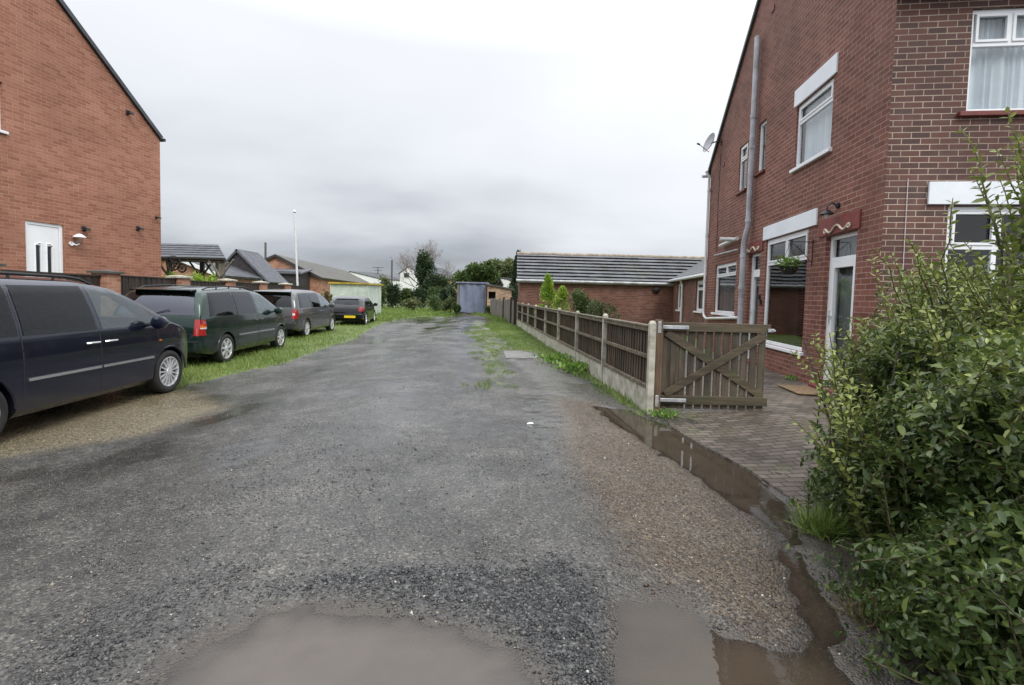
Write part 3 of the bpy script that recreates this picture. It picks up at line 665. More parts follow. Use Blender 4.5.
for q in (SH(.44, 1.45, 2.62, 2.86), SH(3.55, 4.47, 2.64, 2.86)):
    mb = MB(); SD.box(mb, q[0], q[1], .0, .022, q[2], q[3]); l = build(mb, 'lintel', 'lintel', house, bevel=.004)
    pts = []
    for i in range(41):
        u = i/40*2-1; zz_ = q[2]+.07+.05*math.cos(u*math.pi*1.5)*(1 if abs(u) < .66 else .9)+.02*abs(u)
        pts.append(SD.p((q[0]+q[1])/2+u*.30, .035, zz_))
    m2 = MB(); m2.tube(pts, .016, 6)
    for sgn in (-1, 1):
        cpt = (q[0]+q[1])/2+sgn*.32
        m2.tube([SD.p(cpt+.03*math.cos(t/8*6.28), .035, q[2]+.07+.03*math.sin(t/8*6.28)) for t in range(9)], .014, 6)
    build(m2, 'scroll', 'scroll', l, smooth_=True)
def gdoor(h, trz, label, solid=False):
    a0, a1, z0, z1 = h; mb = MB(); t0, t1 = -.13, -.07; fw = .06
    SD.box(mb, a0, a0+fw, t0, t1, z0, z1); SD.box(mb, a1-fw, a1, t0, t1, z0, z1); SD.box(mb, a0+fw, a1-fw, t0, t1-.001, z1-fw, z1)
    SD.box(mb, a0+fw, a1-fw, t0, t1-.002, trz-.03, trz+.03); SD.box(mb, a0+fw, a1-fw, t0, t1+.03, z0, z0+.04)
    d = build(mb, 'door', 'upvc', house, bevel=.004); d['label'] = label
    lf = MB(); b0, b1 = a0+fw+.004, a1-fw-.004; s_ = .10
    SD.box(lf, b0, b0+s_, t0+.01, t1+.012, z0+.045, trz-.034); SD.box(lf, b1-s_, b1, t0+.01, t1+.012, z0+.045, trz-.034)
    SD.box(lf, b0+s_, b1-s_, t0+.01, t1+.011, z0+.045, z0+.17); SD.box(lf, b0+s_, b1-s_, t0+.01, t1+.011, trz-.034-s_, trz-.034)
    dl = build(lf, 'door_leaf', 'upvc', d, bevel=.004)
    for lo, hi, x0, x1 in ((z0+.17, trz-.034-s_, b0+s_, b1-s_), (trz+.03, z1-fw, b0, b1)):
        pb = MB(); pb.add([SD.p(x0, -.1, lo), SD.p(x1, -.1, lo), SD.p(x1, -.1, hi), SD.p(x0, -.1, hi)], [(0, 1, 2, 3)]); build(pb, 'pane', 'glass', d)
    bb = MB(); SD.box(bb, a0-.1, a1+.1, -.75, -.7, z0-.05, z1+.1); build(bb, 'dark_backing', 'dim_inside', d)  # same dark panel behind the door glass, painted as indoor shade
    cb_ = MB(); vs = []; n = 24
    for i in range(n+1):
        a = a0+(a1-a0)*i/n; t = -.18+.012*math.sin(i*1.7); vs += [SD.p(a, t, z0), SD.p(a, t, z1)]
    cb_.add(vs, [(2*i, 2*i+2, 2*i+3, 2*i+1) for i in range(n)]); build(cb_, 'net_curtain', 'blind', d, smooth_=True, recalc=False)
    hb = MB(); hx = b1-s_*.5; SD.box(hb, hx-.015, hx+.015, t1+.012, t1+.022, z0+.95, z0+1.17); SD.box(hb, hx-.10, hx+.01, t1+.035, t1+.05, z0+1.06, z0+1.08); SD.box(hb, hx-.01, hx+.01, t1+.02, t1+.05, z0+1.06, z0+1.08)
    build(hb, 'handle', 'alloy', d)
gdoor(h1, ZC(2.28), 'full-length glazed white door nearest the hedge')
gdoor(h2, ZC(2.28), 'narrow glazed white door left of the picture window')
mb = MB(); q = SH(.42, 1.36, .36, .495); SD.box(mb, q[0], q[1], -.05, .10, q[2], q[3]); build(mb, 'step', 'lintel', house, bevel=.01)
mb = MB(); q = SH(3.6, 4.35, .36, .495); SD.box(mb, q[0], q[1], -.05, .10, q[2], q[3]); build(mb, 'step', 'lintel', house, bevel=.01)
# pipes on the side wall
def ring(mb, fr, a, t, z, r): mb.tube([fr.p(a, t, z-.04), fr.p(a, t, z+.04)], r, 12)
mb = MB(); a_ = S(4.14); r_ = .058
mb.tube([SD.p(a_, .10, ZC(6.9)), SD.p(a_, .10, ZC(3.18)), SD.p(a_+.03, .12, ZC(3.08)), SD.p(a_+.12, .13, ZC(2.88)), SD.p(a_+.14, .13, ZC(2.75)), SD.p(a_+.14, .13, .05)], r_, 14)
for z in (5.35, 4.75, 3.3, 2.6, 1.95): ring(mb, SD, a_+(.14 if z < 2.8 else 0), .10 if z > 2.8 else .13, ZC(z), r_+.012)
build(mb, 'soil_pipe', 'grey_pipe', house, smooth_=True)
mb = MB(); mb.tube([SD.p(S(5.0), .12, ZC(3.02)), SD.p(S(5.05), .40, ZC(3.03))], .05, 12); mb.tube([SD.p(S(4.8), .09, ZC(3.02)), SD.p(S(6.0), .09, ZC(2.99))], .045, 10); build(mb, 'overflow_pipe', 'white_pipe', house, smooth_=True)
mb = MB(); mb.tube([SD.p(S(4.8), .08, ZC(2.78)), SD.p(S(6.5), .08, ZC(2.80))], .022, 8); build(mb, 'waste_pipe', 'grey_pipe', house, smooth_=True)
a_ = LEN-.07; mb = MB(); mb.tube([SD.p(a_, .16, ZC(5.1)), SD.p(a_, .06, ZC(4.95)), SD.p(a_, .06, ZC(1.4)), SD.p(a_-.1, .07, ZC(1.27)), SD.p(a_-.35, .07, ZC(1.2)), SD.p(S(4.55), .07, ZC(1.32))], .035, 10)
for z in (4.6, 3.4, 2.2): ring(mb, SD, a_, .06, ZC(z), .045)
build(mb, 'downpipe', 'white_pipe', house, smooth_=True)
mb = MB(); mb.tube([SD.p(LEN+.26, .18, EV-.16), SD.p(LEN+.26, -7, EV-.16)], .055, 10); build(mb, 'gutter', 'white_pipe', house, smooth_=True)
mb = MB(); mb.tube([SD.p(-.2, .0, EV+.04), SD.p(-.2, -7, EV+.04)], .055, 10); build(mb, 'gutter', 'black', house, smooth_=True)
mb = MB(); mb.tube([FR.p(S(.23), .012, ZC(.5)), FR.p(S(.24), .012, ZC(2.0)), FR.p(S(.23), .012, ZC(3.12))], .0035, 6); build(mb, 'cable', 'white_pipe', house)
mb = MB(); mb.tube([SD.p(S(6.55), .01, ZC(2.9)), SD.p(S(6.6), .01, ZC(4.2)), SD.p(S(6.55), .012, ZC(5.3))], .007, 6); build(mb, 'cable', 'black', house)
for a, z in ((3.65, 7.15), (6.3, 5.0)):
    mb = MB(); SD.box(mb, S(a)-.07, S(a)+.07, .0, .018, ZC(z)-.05, ZC(z)+.05); build(mb, 'vent', 'sill', house)
# satellite dish
dp = SD.p(S(6.55), .0, ZC(5.62)); dish = empty('satellite_dish', dp, 'grey mesh satellite dish fixed high on the far gable edge', 'satellite dish')
mb = MB(); c_ = SD.p(S(6.62), .30, ZC(5.62)); nrm = (Vector((-.93, -.10, .30))).normalized(); ax = nrm.orthogonal().normalized(); ay = nrm.cross(ax)
vs = [c_-nrm*.05]; rings = 5; nn = 20
for k in range(1, rings+1):
    rr = .27*k/rings
    for i in range(nn):
        t = i/nn*6.283; vs.append(c_+(ax*math.cos(t)+ay*math.sin(t))*rr+nrm*(-.05+.08*(k/rings)**2))
fs = [(0, 1+i, 1+(i+1) % nn) for i in range(nn)]+[(1+(k-1)*nn+i, 1+k*nn+i, 1+k*nn+(i+1) % nn, 1+(k-1)*nn+(i+1) % nn) for k in range(1, rings) for i in range(nn)]
mb.add(vs, fs); mb.add([v-nrm*.006 for v in vs], [f[::-1] for f in fs])
build(mb, 'reflector', 'grey_pipe', dish, smooth_=True, recalc=False)
mb = MB(); mb.tube([dp, dp+SD.n*.18, c_-nrm*.05], .018, 8); mb.tube([dp-Vector((0, 0, .08)), dp+Vector((0, 0, .08))], .025, 8); build(mb, 'bracket', 'black', dish)
mb = MB(); tip = c_+nrm*.32-Vector((0, 0, .15)); mb.tube([c_-Vector((0, 0, .25)), tip], .01, 6); mb.tube([tip-nrm*.03, tip+nrm*.05], .025, 8); build(mb, 'receiver_arm', 'black', dish)
# lamp above door
lp = SD.p(S(.98), 0, ZC(2.93)); lamp = empty('wall_lamp', lp, 'black wall lamp with drooping shade above the glazed door', 'lamp')
mb = MB(); mb.lathe([(.0, 0), (.045, .0), (.045, .03), (.01, .04)], (0, 0, 0)); mb.v = [tuple(SD.p(S(.98), v[2], ZC(3.0)+v[1]).xyz+SD.d*v[0]) for v in mb.v]
build(mb, 'mount', 'black', lamp, smooth_=True)
mb = MB(); mb.tube([SD.p(S(.98), .03, ZC(3.0)), SD.p(S(.98), .10, ZC(3.04)), SD.p(S(.98), .16, ZC(2.98)), SD.p(S(.98), .16, ZC(2.92))], .012, 8); build(mb, 'arm', 'black', lamp, smooth_=True)
mb = MB(); q = SD.p(S(.98), .16, ZC(2.88)); mb.lathe([(.02, .07), (.05, .05), (.10, .0), (.09, -.005), (.04, .035), (.0, .045)], q, n=20); build(mb, 'shade', 'black', lamp, smooth_=True)
mb = MB(); mb.lathe([(.0, .03), (.025, .02), (.035, -.02), (.02, -.055), (.0, -.06)], q, n=14); build(mb, 'bulb', 'white_pipe', lamp, smooth_=True)
# hanging basket and bracket
bp_ = SD.p(S(1.62), 0, ZC(2.5)); hb = empty('basket_bracket', bp_, 'black wrought iron bracket between the picture window and the glazed door', 'bracket')
mb = MB(); mb.tube([SD.p(S(1.62), .012, ZC(2.22)), SD.p(S(1.62), .012, ZC(2.62))], .008, 6); mb.tube([SD.p(S(1.62), .012, ZC(2.58)), SD.p(S(1.62), .36, ZC(2.58))], .007, 6)
mb.tube([SD.p(S(1.62), .012, ZC(2.26)), SD.p(S(1.62), .15, ZC(2.42)), SD.p(S(1.62), .33, ZC(2.57))], .006, 6); build(mb, 'iron_frame', 'black', hb)
bc_ = SD.p(S(1.62), .36, ZC(2.2)); bas = empty('hanging_basket', bc_, 'dark hanging basket of green plants in front of the picture window', 'hanging basket')
mb = MB(); mb.lathe([(.0, -.13), (.08, -.12), (.13, -.06), (.15, .0), (.14, .0), (.0, -.02)], bc_, n=20); build(mb, 'bowl', 'black', bas, smooth_=True)
mb = MB()
for t in (0, 2.1, 4.2): mb.tube([bc_+Vector((.14*math.cos(t), .14*math.sin(t), 0)), bc_+Vector((0, 0, .40))], .003, 5)
build(mb, 'chain', 'black', bas)
def blob(n, c, r, sz, up=.3, shell=.6):
    d = rng.normal(size=(n, 3)); d /= np.linalg.norm(d, axis=1, keepdims=True); rr = (shell+(1-shell)*rng.random(n))
    P = np.array(c)+d*rr[:, None]*np.array(r); D = d+rng.normal(size=(n, 3))*.5+np.array([0, 0, up]); return P, D, sz*rng.uniform(.6, 1.3, n)
P, D, s_ = blob(260, bc_+Vector((0, 0, .06)), (.19, .19, .12), .06, shell=.3); scatter('foliage', P, D, s_, rng.random(len(P)), 'weed', 'leaf', bas)
for a, z in ((3.50, 1.66), (3.58, 1.75)):
    pb = SD.p(S(a), 0, ZC(z)); mb = MB(); SD.box(mb, S(a)-.03, S(a)+.03, 0, .04, ZC(z)-.05, ZC(z)+.05)
    build(mb, 'door_bell', 'black', house)
mb = MB(); q = G(818, 391, .07); 
cmat = SD.p(S(.86), .42, 0); dm = Frame((cmat.x, cmat.y, 0), ANG, 1)
mb = MB(); dm.box(mb, -.36, .36, -.22, .22, .105, .122); tag(build(mb, 'doormat', 'mat', None, (cmat.x, cmat.y, .1), bevel=.004), 'brown coir doormat on the paving before the glazed door', 'doormat')
# ------------------------------------------------------------------ paving
def pavemat():
    m, nt, b = nodes('block_paving'); uv = mapping(nt, tc(nt, 'UV'), (1, 1, 1))
    t = nt.nodes.new('ShaderNodeTexBrick'); L(nt, uv, t.inputs[0]); t.inputs['Scale'].default_value = 1; t.inputs['Brick Width'].default_value = .17; t.inputs['Row Height'].default_value = .085
    t.inputs['Mortar Size'].default_value = .008; t.inputs['Color1'].default_value = (0, 0, 0, 1); t.inputs['Color2'].default_value = (1, 1, 1, 1)
    c = ramp(nt, t.outputs[0], [(0, (.085, .070, .057)), (.5, (.125, .103, .083)), (1, (.17, .142, .118))])
    c = mixc(nt, math_(nt, 'MULTIPLY', t.outputs['Fac'], .8), c, (.03, .032, .02))
    n = noise(nt, uv, 1.6, 6, .65); c = mixc(nt, 1., c, ramp(nt, n, [(.3, (.62, .62, .64)), (.7, (1.25, 1.22, 1.2))]), 'MULTIPLY')
    c = mixc(nt, ramp(nt, noise(nt, uv, 2.6, 6, .7), [(.56, 0), (.7, .55)]), c, (.07, .09, .03))
    L(nt, c, b.inputs['Base Color']); L(nt, ramp(nt, n, [(.3, .34), (.7, .7)]), b.inputs['Roughness'])
    bump(nt, b, math_(nt, 'SUBTRACT', math_(nt, 'MULTIPLY', noise(nt, uv, 40, 3), .3), t.outputs['Fac']), .7, .006); return m
MT['paving'] = pavemat()
E1 = [G(900, 600), G(850, 548), G(805, 508), G(750, 470), G(700, 444), G(668, 424)]
def Xl(Yv):
    if Yv >= 5.8: return 1.95-.086*(Yv-5.8)
    pts = sorted([(p[1], p[0]) for p in E1]+[(5.8, 1.95)]); return float(np.interp(Yv, [p[0] for p in pts], [p[1] for p in pts]))
vs = []; rows = np.arange(2.0, 12.1, .12); NC = 30
for Yv in rows:
    xl = Xl(Yv); xr = c0.x+(Yv-c0.y)*math.tan(R(ANG)) if Yv > c0.y else 9.
    if Yv <= c0.y: xr = max(c0.x, 5.2)
    for i in range(NC+1):
        xx = xl+(xr-xl)*i/NC; vs.append((xx, Yv, .004+.006*math.sin(xx*3+Yv)*.5+.085*float(smooth((xx-xl-.2)/1.6))))
fs = [(r*(NC+1)+i, r*(NC+1)+i+1, (r+1)*(NC+1)+i+1, (r+1)*(NC+1)+i) for r in range(len(rows)-1) for i in range(NC)]
# skirt
mb = MB(); mb.add(vs, fs); left = [vs[r*(NC+1)] for r in range(len(rows))]
mb.add([v for v in left]+[(v[0], v[1], -.12) for v in left], [(i, i+1, len(left)+i+1, len(left)+i) for i in range(len(left)-1)])
me = bpy.data.meshes.new('paving'); me.from_pydata(mb.v, [], mb.f); uvl = me.uv_layers.new(name='UVMap')
ca, sa = math.cos(R(45)), math.sin(R(45))
for lp in me.loops:
    v = me.vertices[lp.vertex_index].co; uvl.data[lp.index].uv = (v.x*math.cos(R(-7))-v.y*math.sin(R(-7)), v.x*math.sin(R(-7))+v.y*math.cos(R(-7)))
tag(link('paving', me, MT['paving']), kind='structure')
# ------------------------------------------------------------------ fence & gate (right)
inv = [5.51, 7.45, 9.39, 11.36, 13.39, 15.45, 17.5, 19.45, 21.5]
FPx = [(1.725-.086*(z-5.89), z) for z in [1.068*i for i in inv]]
fen = empty('garden_fence', (FPx[0][0], FPx[0][1], 0), 'low weathered timber panel fence with concrete posts and gravel boards beside the track', 'fence')
FT = 1.12
def post_mb(x, y, h, w=.040):
    mb = MB(); mb.box((x-w, y-w, -.1), (x+w, y+w, h)); o = len(mb.v)
    mb.add([(x-w, y-w, h), (x+w, y-w, h), (x+w, y+w, h), (x-w, y+w, h), (x-w*.6, y-w*.6, h+.035), (x+w*.6, y-w*.6, h+.035), (x+w*.6, y+w*.6, h+.035), (x-w*.6, y+w*.6, h+.035)],
           [(0, 1, 5, 4), (1, 2, 6, 5), (2, 3, 7, 6), (3, 0, 4, 7), (4, 5, 6, 7)])
    return mb
for i, (x, y) in enumerate(FPx):
    build(post_mb(x, y, FT-.01+.012*math.sin(i*2.1)), 'concrete_post', 'concrete', fen, bevel=.006)
    if i == len(FPx)-1: break
    x1, y1 = FPx[i+1]; f = Frame((x, y, 0), math.degrees(math.atan2(x1-x, y1-y)), 1); Lf = math.hypot(x1-x, y1-y)
    g0, g1 = .05, Lf-.05
    mb = MB(); f.box(mb, g0, g1, -.02, .025, -.1, .29+.01*random.random()); build(mb, 'gravel_board', 'concrete', fen, bevel=.004)
    mb = MB(); n = int(Lf/.105); wv = (g1-g0)/n
    for k in range(n):
        a = g0+k*wv; t = .004*random.random(); 
        mb.hexa([f.p(a, -.022+t, .30), f.p(a+wv*1.1, -.034+t, .30), f.p(a+wv*1.1, -.024+t, .30), f.p(a, -.006+t, .30),
                 f.p(a, -.022+t, FT-.06), f.p(a+wv*1.1, -.034+t, FT-.06), f.p(a+wv*1.1, -.024+t, FT-.06), f.p(a, -.006+t, FT-.06)])
    pn = build(mb, 'fence_panel', 'fence_wood', fen)
    for z in (.325, .70, FT-.085):
        m2 = MB(); f.box(m2, g0, g1, .0, .04, z-.025, z+.025); build(m2, 'rail', 'fence_rail', pn, bevel=.004)
    m2 = MB(); f.box(m2, g0, g1, -.045, .05, FT-.058, FT-.03); build(m2, 'capping', 'fence_rail', pn, bevel=.004)
# gate
gp = (1.84, 5.90); gend = 3.205; gy = 5.98; GZ0, GZ1 = .06, 1.13
gate = empty('garden_gate', (gp[0], gp[1], 0), 'weathered wooden garden gate with a crossed brace and galvanised strap hinges', 'gate')
mb = MB(); mb.box((1.765, 5.85, -.1), (1.85, 5.95, 1.16)); build(mb, 'gate_post', 'post_wood', gate, bevel=.008)
mb = MB(); npl = 12; wp = (gend-1.88)/npl
for k in range(npl):
    x = 1.88+k*wp; wd = wp*(.76 if k > 1 else .97); mb.box((x, gy+.0, GZ0-.02+.01*random.random()), (x+wd, gy+.02, GZ1-.02))
build(mb, 'pales', 'gate_wood', gate, bevel=.003)
for z in (GZ0+.10, GZ1-.055):
    mb = MB(); mb.box((1.87, gy-.035, z-.055), (gend+.01, gy-.001, z+.055)); build(mb, 'rail', 'gate_rail', gate, bevel=.004)
mb = MB(); mb.bar((1.93, gy-.014, GZ1-.13), (gend-.06, gy-.014, GZ0+.18), .024, .095, up=(0, 1, 0)); 
# bar() orients width across; rebuild as flat boards facing the track
def board(p, q, w, y0, y1):
    p = Vector(p); q = Vector(q); d = (q-p).normalized(); n = Vector((-d.y, d.x))*w/2
    pts = [(p-n), (p+n), (q+n), (q-n)]
    return MB().prism([Vector((a.x, y0, a.y)) for a in pts], (0, y1-y0, 0))
build(board((1.93, GZ1-.13), (gend-.05, GZ0+.17), .095, gy-.022, gy-.002), 'brace', 'gate_rail', gate, bevel=.003)
build(board((1.93, GZ0+.17), (gend-.05, GZ1-.13), .095, gy-.042, gy-.023), 'brace', 'gate_rail', gate, bevel=.003)
for z, c in ((GZ1-.06, 1), (GZ0+.10, 1)):
    mb = MB(); mb.box((1.80, gy-.062, z-.022), (2.19, gy-.055, z+.022)); mb.box((1.785, gy-.135, z-.07), (1.825, gy-.127, z+.07)); mb.box((1.805, gy-.132, z-.018), (1.83, gy-.055, z+.018))
    build(mb, 'hinge', 'galv', gate, bevel=.003)
mb = MB(); mb.box((gend-.03, gy-.05, GZ1-.09), (gend+.04, gy-.036, GZ1-.05)); mb.tube([(gend+.03, gy-.05, GZ1-.07), (gend+.03, gy-.09, GZ1-.07)], .012, 8); build(mb, 'latch', 'galv', gate)
# ------------------------------------------------------------------ left house
Pl = at(160.5, 200, 14.07); LF_ = Frame((Pl.x, Pl.y, 0), ANG, -1)     # heading away; outward normal to the right
lh = empty('brick_house', (Pl.x, Pl.y, 0), 'orange brick gable-end house on the left with a white front door', 'house')
zl = lambda z: z-.25
eL_, rL_, zE, zR = 0.0, -4.3, zl(5.95), zl(5.95)+4.3*.82
dh = (-3.50, -2.70, zl(3.06)-2.08, zl(3.06)); wh = (-5.1, -3.86, zl(4.85), zl(5.85))
mb = wall(LF_, -8.6, 0, -.3, zE-.05, [dh, wh] if wh[3] < zE-.05 else [dh], [(0, zE-.05), (0, zE), (rL_, zR), (-8.6, zE), (-8.6, zE-.05)])
build(mb, 'wall', 'brick_left', lh, recalc=False)
mb = MB()
mb.add([LF_.p(0, 0, -.3), LF_.p(0, -8, -.3), LF_.p(0, -8, zE), LF_.p(0, 0, zE)], [(0, 1, 2, 3)])
mb.add([LF_.p(-8.6, 0, -.3), LF_.p(-8.6, -8, -.3), LF_.p(-8.6, -8, zE), LF_.p(-8.6, 0, zE)], [(0, 1, 2, 3)])
mb.add([LF_.p(0, -8, -.3), LF_.p(-8.6, -8, -.3), LF_.p(-8.6, -8, zE), LF_.p(rL_, -8, zR), LF_.p(0, -8, zE)], [(0, 1, 2, 3, 4)])
build(mb, 'wall', 'brick_left', lh, recalc=False)
mb = MB(); sL = .82
for sg in (1, -1):
    a_e = .05 if sg > 0 else -8.6-.05; 
    roof_slab(mb, LF_.p(a_e, .07, zE-.05*sL+.09), LF_.p(a_e, -8.1, zE-.05*sL+.09), LF_.p(rL_, -8.1, zR+.1), LF_.p(rL_, .07, zR+.10), .10)
build(mb, 'roof', 'slate', lh)
for sg in (1, -1):
    a_e = .05 if sg > 0 else -8.6-.05
    mb = MB(); mb.prism([LF_.p(a_e, .002, zE-.05*sL-.05), LF_.p(a_e, .002, zE-.05*sL+.03), LF_.p(rL_, .002, zR+.03), LF_.p(rL_, .002, zR-.05)], LF_.n*.03); build(mb, 'bargeboard', 'trim', lh)
mb = MB(); mb.tube([LF_.p(.10, .06, zE-.02), LF_.p(.10, -8, zE-.02)], .05, 8); build(mb, 'gutter', 'trim', lh, smooth_=True)
mb = MB(); mb.tube([LF_.p(.06, -.12, zE-.2), LF_.p(.06, -.12, 0)], .035, 8); build(mb, 'downpipe', 'white_pipe', lh, smooth_=True)
if wh[3] < zE-.05: window(LF_, lh, *wh, rails=(), depth=.06, curtain='curtain', label='upstairs window at the left edge')
# door
a0, a1, z0, z1 = dh
mb = MB(); fw = .075
LF_.box(mb, a0, a0+fw, -.1, -.03, z0, z1); LF_.box(mb, a1-fw, a1, -.1, -.03, z0, z1); LF_.box(mb, a0+fw, a1-fw, -.1, -.031, z1-fw, z1)
d = build(mb, 'door', 'upvc', lh, bevel=.006); d['label'] = 'white panelled front door with two narrow arched glass strips'
mb = MB(); b0, b1 = a0+fw+.005, a1-fw-.005; mid = (b0+b1)/2
holes = [(mid-.17, mid-.07, z0+.6, z1-.52), (mid+.07, mid+.17, z0+.6, z1-.52)]
w2 = wall(Frame(LF_.p(0, -.045, 0), ANG, -1), b0, b1, z0+.02, z1-fw-.005, holes, th=.03); w2.v = w2.v
dl = build(w2, 'door_leaf', 'upvc', d, recalc=False)
for hq in holes:
    pb = MB(); LF_.box(pb, hq[0], hq[1], -.075, -.07, hq[2], hq[3]); build(pb, 'pane', 'darkglass', d)
    # arched bead above each strip
    pb = MB(); cx_ = (hq[0]+hq[1])/2; sgn = -1 if cx_ < mid else 1
    pts = [LF_.p(hq[0]-.015, -.038, hq[2]), LF_.p(hq[0]-.015, -.038, hq[3]+(.0 if sgn < 0 else .05)), LF_.p(cx_, -.038, hq[3]+.05), LF_.p(hq[1]+.015, -.038, hq[3]+(.05 if sgn < 0 else .0)), LF_.p(hq[1]+.015, -.038, hq[2])]
    pb.tube(pts, .012, 6); build(pb, 'bead', 'upvc', dl)
# lamp + vents on left house
q = LF_.p(-2.45, .0, zl(2.78)); wl = empty('wall_lamp', q, 'white lantern lamp fixed on orange brick wall right of the white door', 'lamp')
mb = MB(); mb.lathe([(0, 0), (.05, .01), (.05, -.02), (0, -.03)], (0, 0, 0), n=16); mb.v = [tuple(LF_.p(-2.55+v[0], .03+v[2], zl(2.65)+v[1])) for v in mb.v]; build(mb, 'mount', 'upvc', wl)
mb = MB(); mb.tube([LF_.p(-2.50, .03, zl(2.65)), LF_.p(-2.48, .08, zl(2.62)), LF_.p(-2.45, .13, zl(2.66))], .015, 8); build(mb, 'arm', 'upvc', wl)
cL = LF_.p(-2.45, .13, zl(2.75)); mb = MB(); mb.lathe([(0, .15), (.04, .14), (.12, .08), (.125, .06), (.05, .07), (0, .08)], cL, n=18); build(mb, 'cap', 'upvc', wl, smooth_=True)
mb = MB(); mb.lathe([(.0, .08), (.085, .075), (.06, -.07), (.03, -.09), (0, -.09)], cL, n=8); build(mb, 'glass', 'glass', wl)
VG = 'extractor vents on the orange brick gable'
for (a, z, lb) in ((-2.24, 3.05, 'black security light on the orange wall directly right of the white lantern'), (-.76, 3.27, 'black vent cowl near the right-hand corner of the orange wall'), (-.17, 3.66, 'tiny dark fitting at the corner edge of the orange wall'), (-1.02, 6.3, 'dark vent cowl just under the sloping roof edge'), ):
    q = LF_.p(a, 0, zl(z)); mb = MB(); k = .065 if a != -.17 else .04
    LF_.box(mb, a-k*.7, a+k*.7, 0, .025, zl(z)-k, zl(z)+k)
    mb.hexa([LF_.p(a-k*.6, .025, zl(z)-k*.6), LF_.p(a+k*.6, .025, zl(z)-k*.6), LF_.p(a+k*.8, .17, zl(z)-k*.9), LF_.p(a-k*.8, .17, zl(z)-k*.9), LF_.p(a-k*.6, .025, zl(z)+k*.6), LF_.p(a+k*.6, .025, zl(z)+k*.6), LF_.p(a+k*.8, .15, zl(z)+k*.3), LF_.p(a-k*.8, .15, zl(z)+k*.3)])
    tag(build(mb, 'vent_cowl', 'trim', None, q, bevel=.008), lb, 'vent', VG)
# ------------------------------------------------------------------ left boundary: brick pillars with dark panels
def pill(x_img): Yp = 3500/(450-x_img); q = at(x_img, 290, Yp); return (q.x, Yp)
pk = [2.907+.79*(i-2) for i in range(8)]      # 1000/(450-x)
PP = [((450-1000/k-512)/480*3.5*k, 3.5*k) for k in pk]
lf = empty('boundary_fence', (PP[0][0], PP[0][1], -.15), 'dark close-boarded fence between red brick pillars behind the parked cars', 'fence')
for i, (x, y) in enumerate(PP):
    if i > 6: break
    mb = MB(); w_ = .17; mb.box((x-w_, y-w_, -.3), (x+w_, y+w_, 1.67)); p_ = build(mb, 'brick_pillar', 'brick_orange', lf)
    mb = MB(); mb.box((x-.22, y-.22, 1.672), (x+.22, y+.22, 1.715)); mb.add([(x-.22, y-.22, 1.715), (x+.22, y-.22, 1.715), (x+.22, y+.22, 1.715), (x-.22, y+.22, 1.715), (x, y, 1.76)], [(0, 1, 4), (1, 2, 4), (2, 3, 4), (3, 0, 4)])
    build(mb, 'coping', 'concrete' if i > 2 else 'brown_tile', p_)
    x1, y1 = PP[i+1]; f = Frame((x, y, 0), math.degrees(math.atan2(x1-x, y1-y)), -1); Lf = math.hypot(x1-x, y1-y)
    mb = MB(); n = int(Lf/.12); h_ = 1.63 if i % 2 == 0 else 1.6
    for k in range(n):
        a = .18+(Lf-.36)*k/n; f.box(mb, a, a+(Lf-.36)/n*.9, -.012+.01*(k % 2), .006+.01*(k % 2), -.2, h_)
    f.box(mb, .18, Lf-.18, -.04, .0-.014, .2, .28); f.box(mb, .18, Lf-.18, -.045, .03, h_, h_+.03)
    build(mb, 'fence_panel', 'dark_fence', lf)
# ------------------------------------------------------------------ garage + extension
EX0 = at(519.3, 281, 22.5); EX1 = at(673, 281, 22.5)
gx0, gx1, gyf, ge = EX0.x, EX1.x, 22.5, (EX0.z+EX1.z)/2
gr_ = empty('brick_garage', (gx0, gyf, 0), 'long low brick outbuilding with grey ribbed tile roof beyond the fence', 'outbuilding')
RD = 2.1; rz = at(524, 255, gyf+RD).z+.05
mb = MB(); gxr = gx1+3.5
mb.add([(gx0, gyf, -.2), (gxr, gyf, -.2), (gxr, gyf, ge), (gx0, gyf, ge)], [(0, 1, 2, 3)])
mb.add([(gx0, gyf, -.2), (gx0, gyf, ge), (gx0, gyf+RD, rz-.05), (gx0, gyf+2*RD, ge), (gx0, gyf+2*RD, -.2)], [(0, 1, 2, 3, 4)])
mb.add([(gxr, gyf, -.2), (gxr, gyf, ge), (gxr, gyf+RD, rz-.05), (gxr, gyf+2*RD, ge), (gxr, gyf+2*RD, -.2)], [(4, 3, 2, 1, 0)])
mb.add([(gx0, gyf+2*RD, -.2), (gxr, gyf+2*RD, -.2), (gxr, gyf+2*RD, ge), (gx0, gyf+2*RD, ge)], [(3, 2, 1, 0)])
build(mb, 'wall', 'brick_red', gr_, recalc=False)
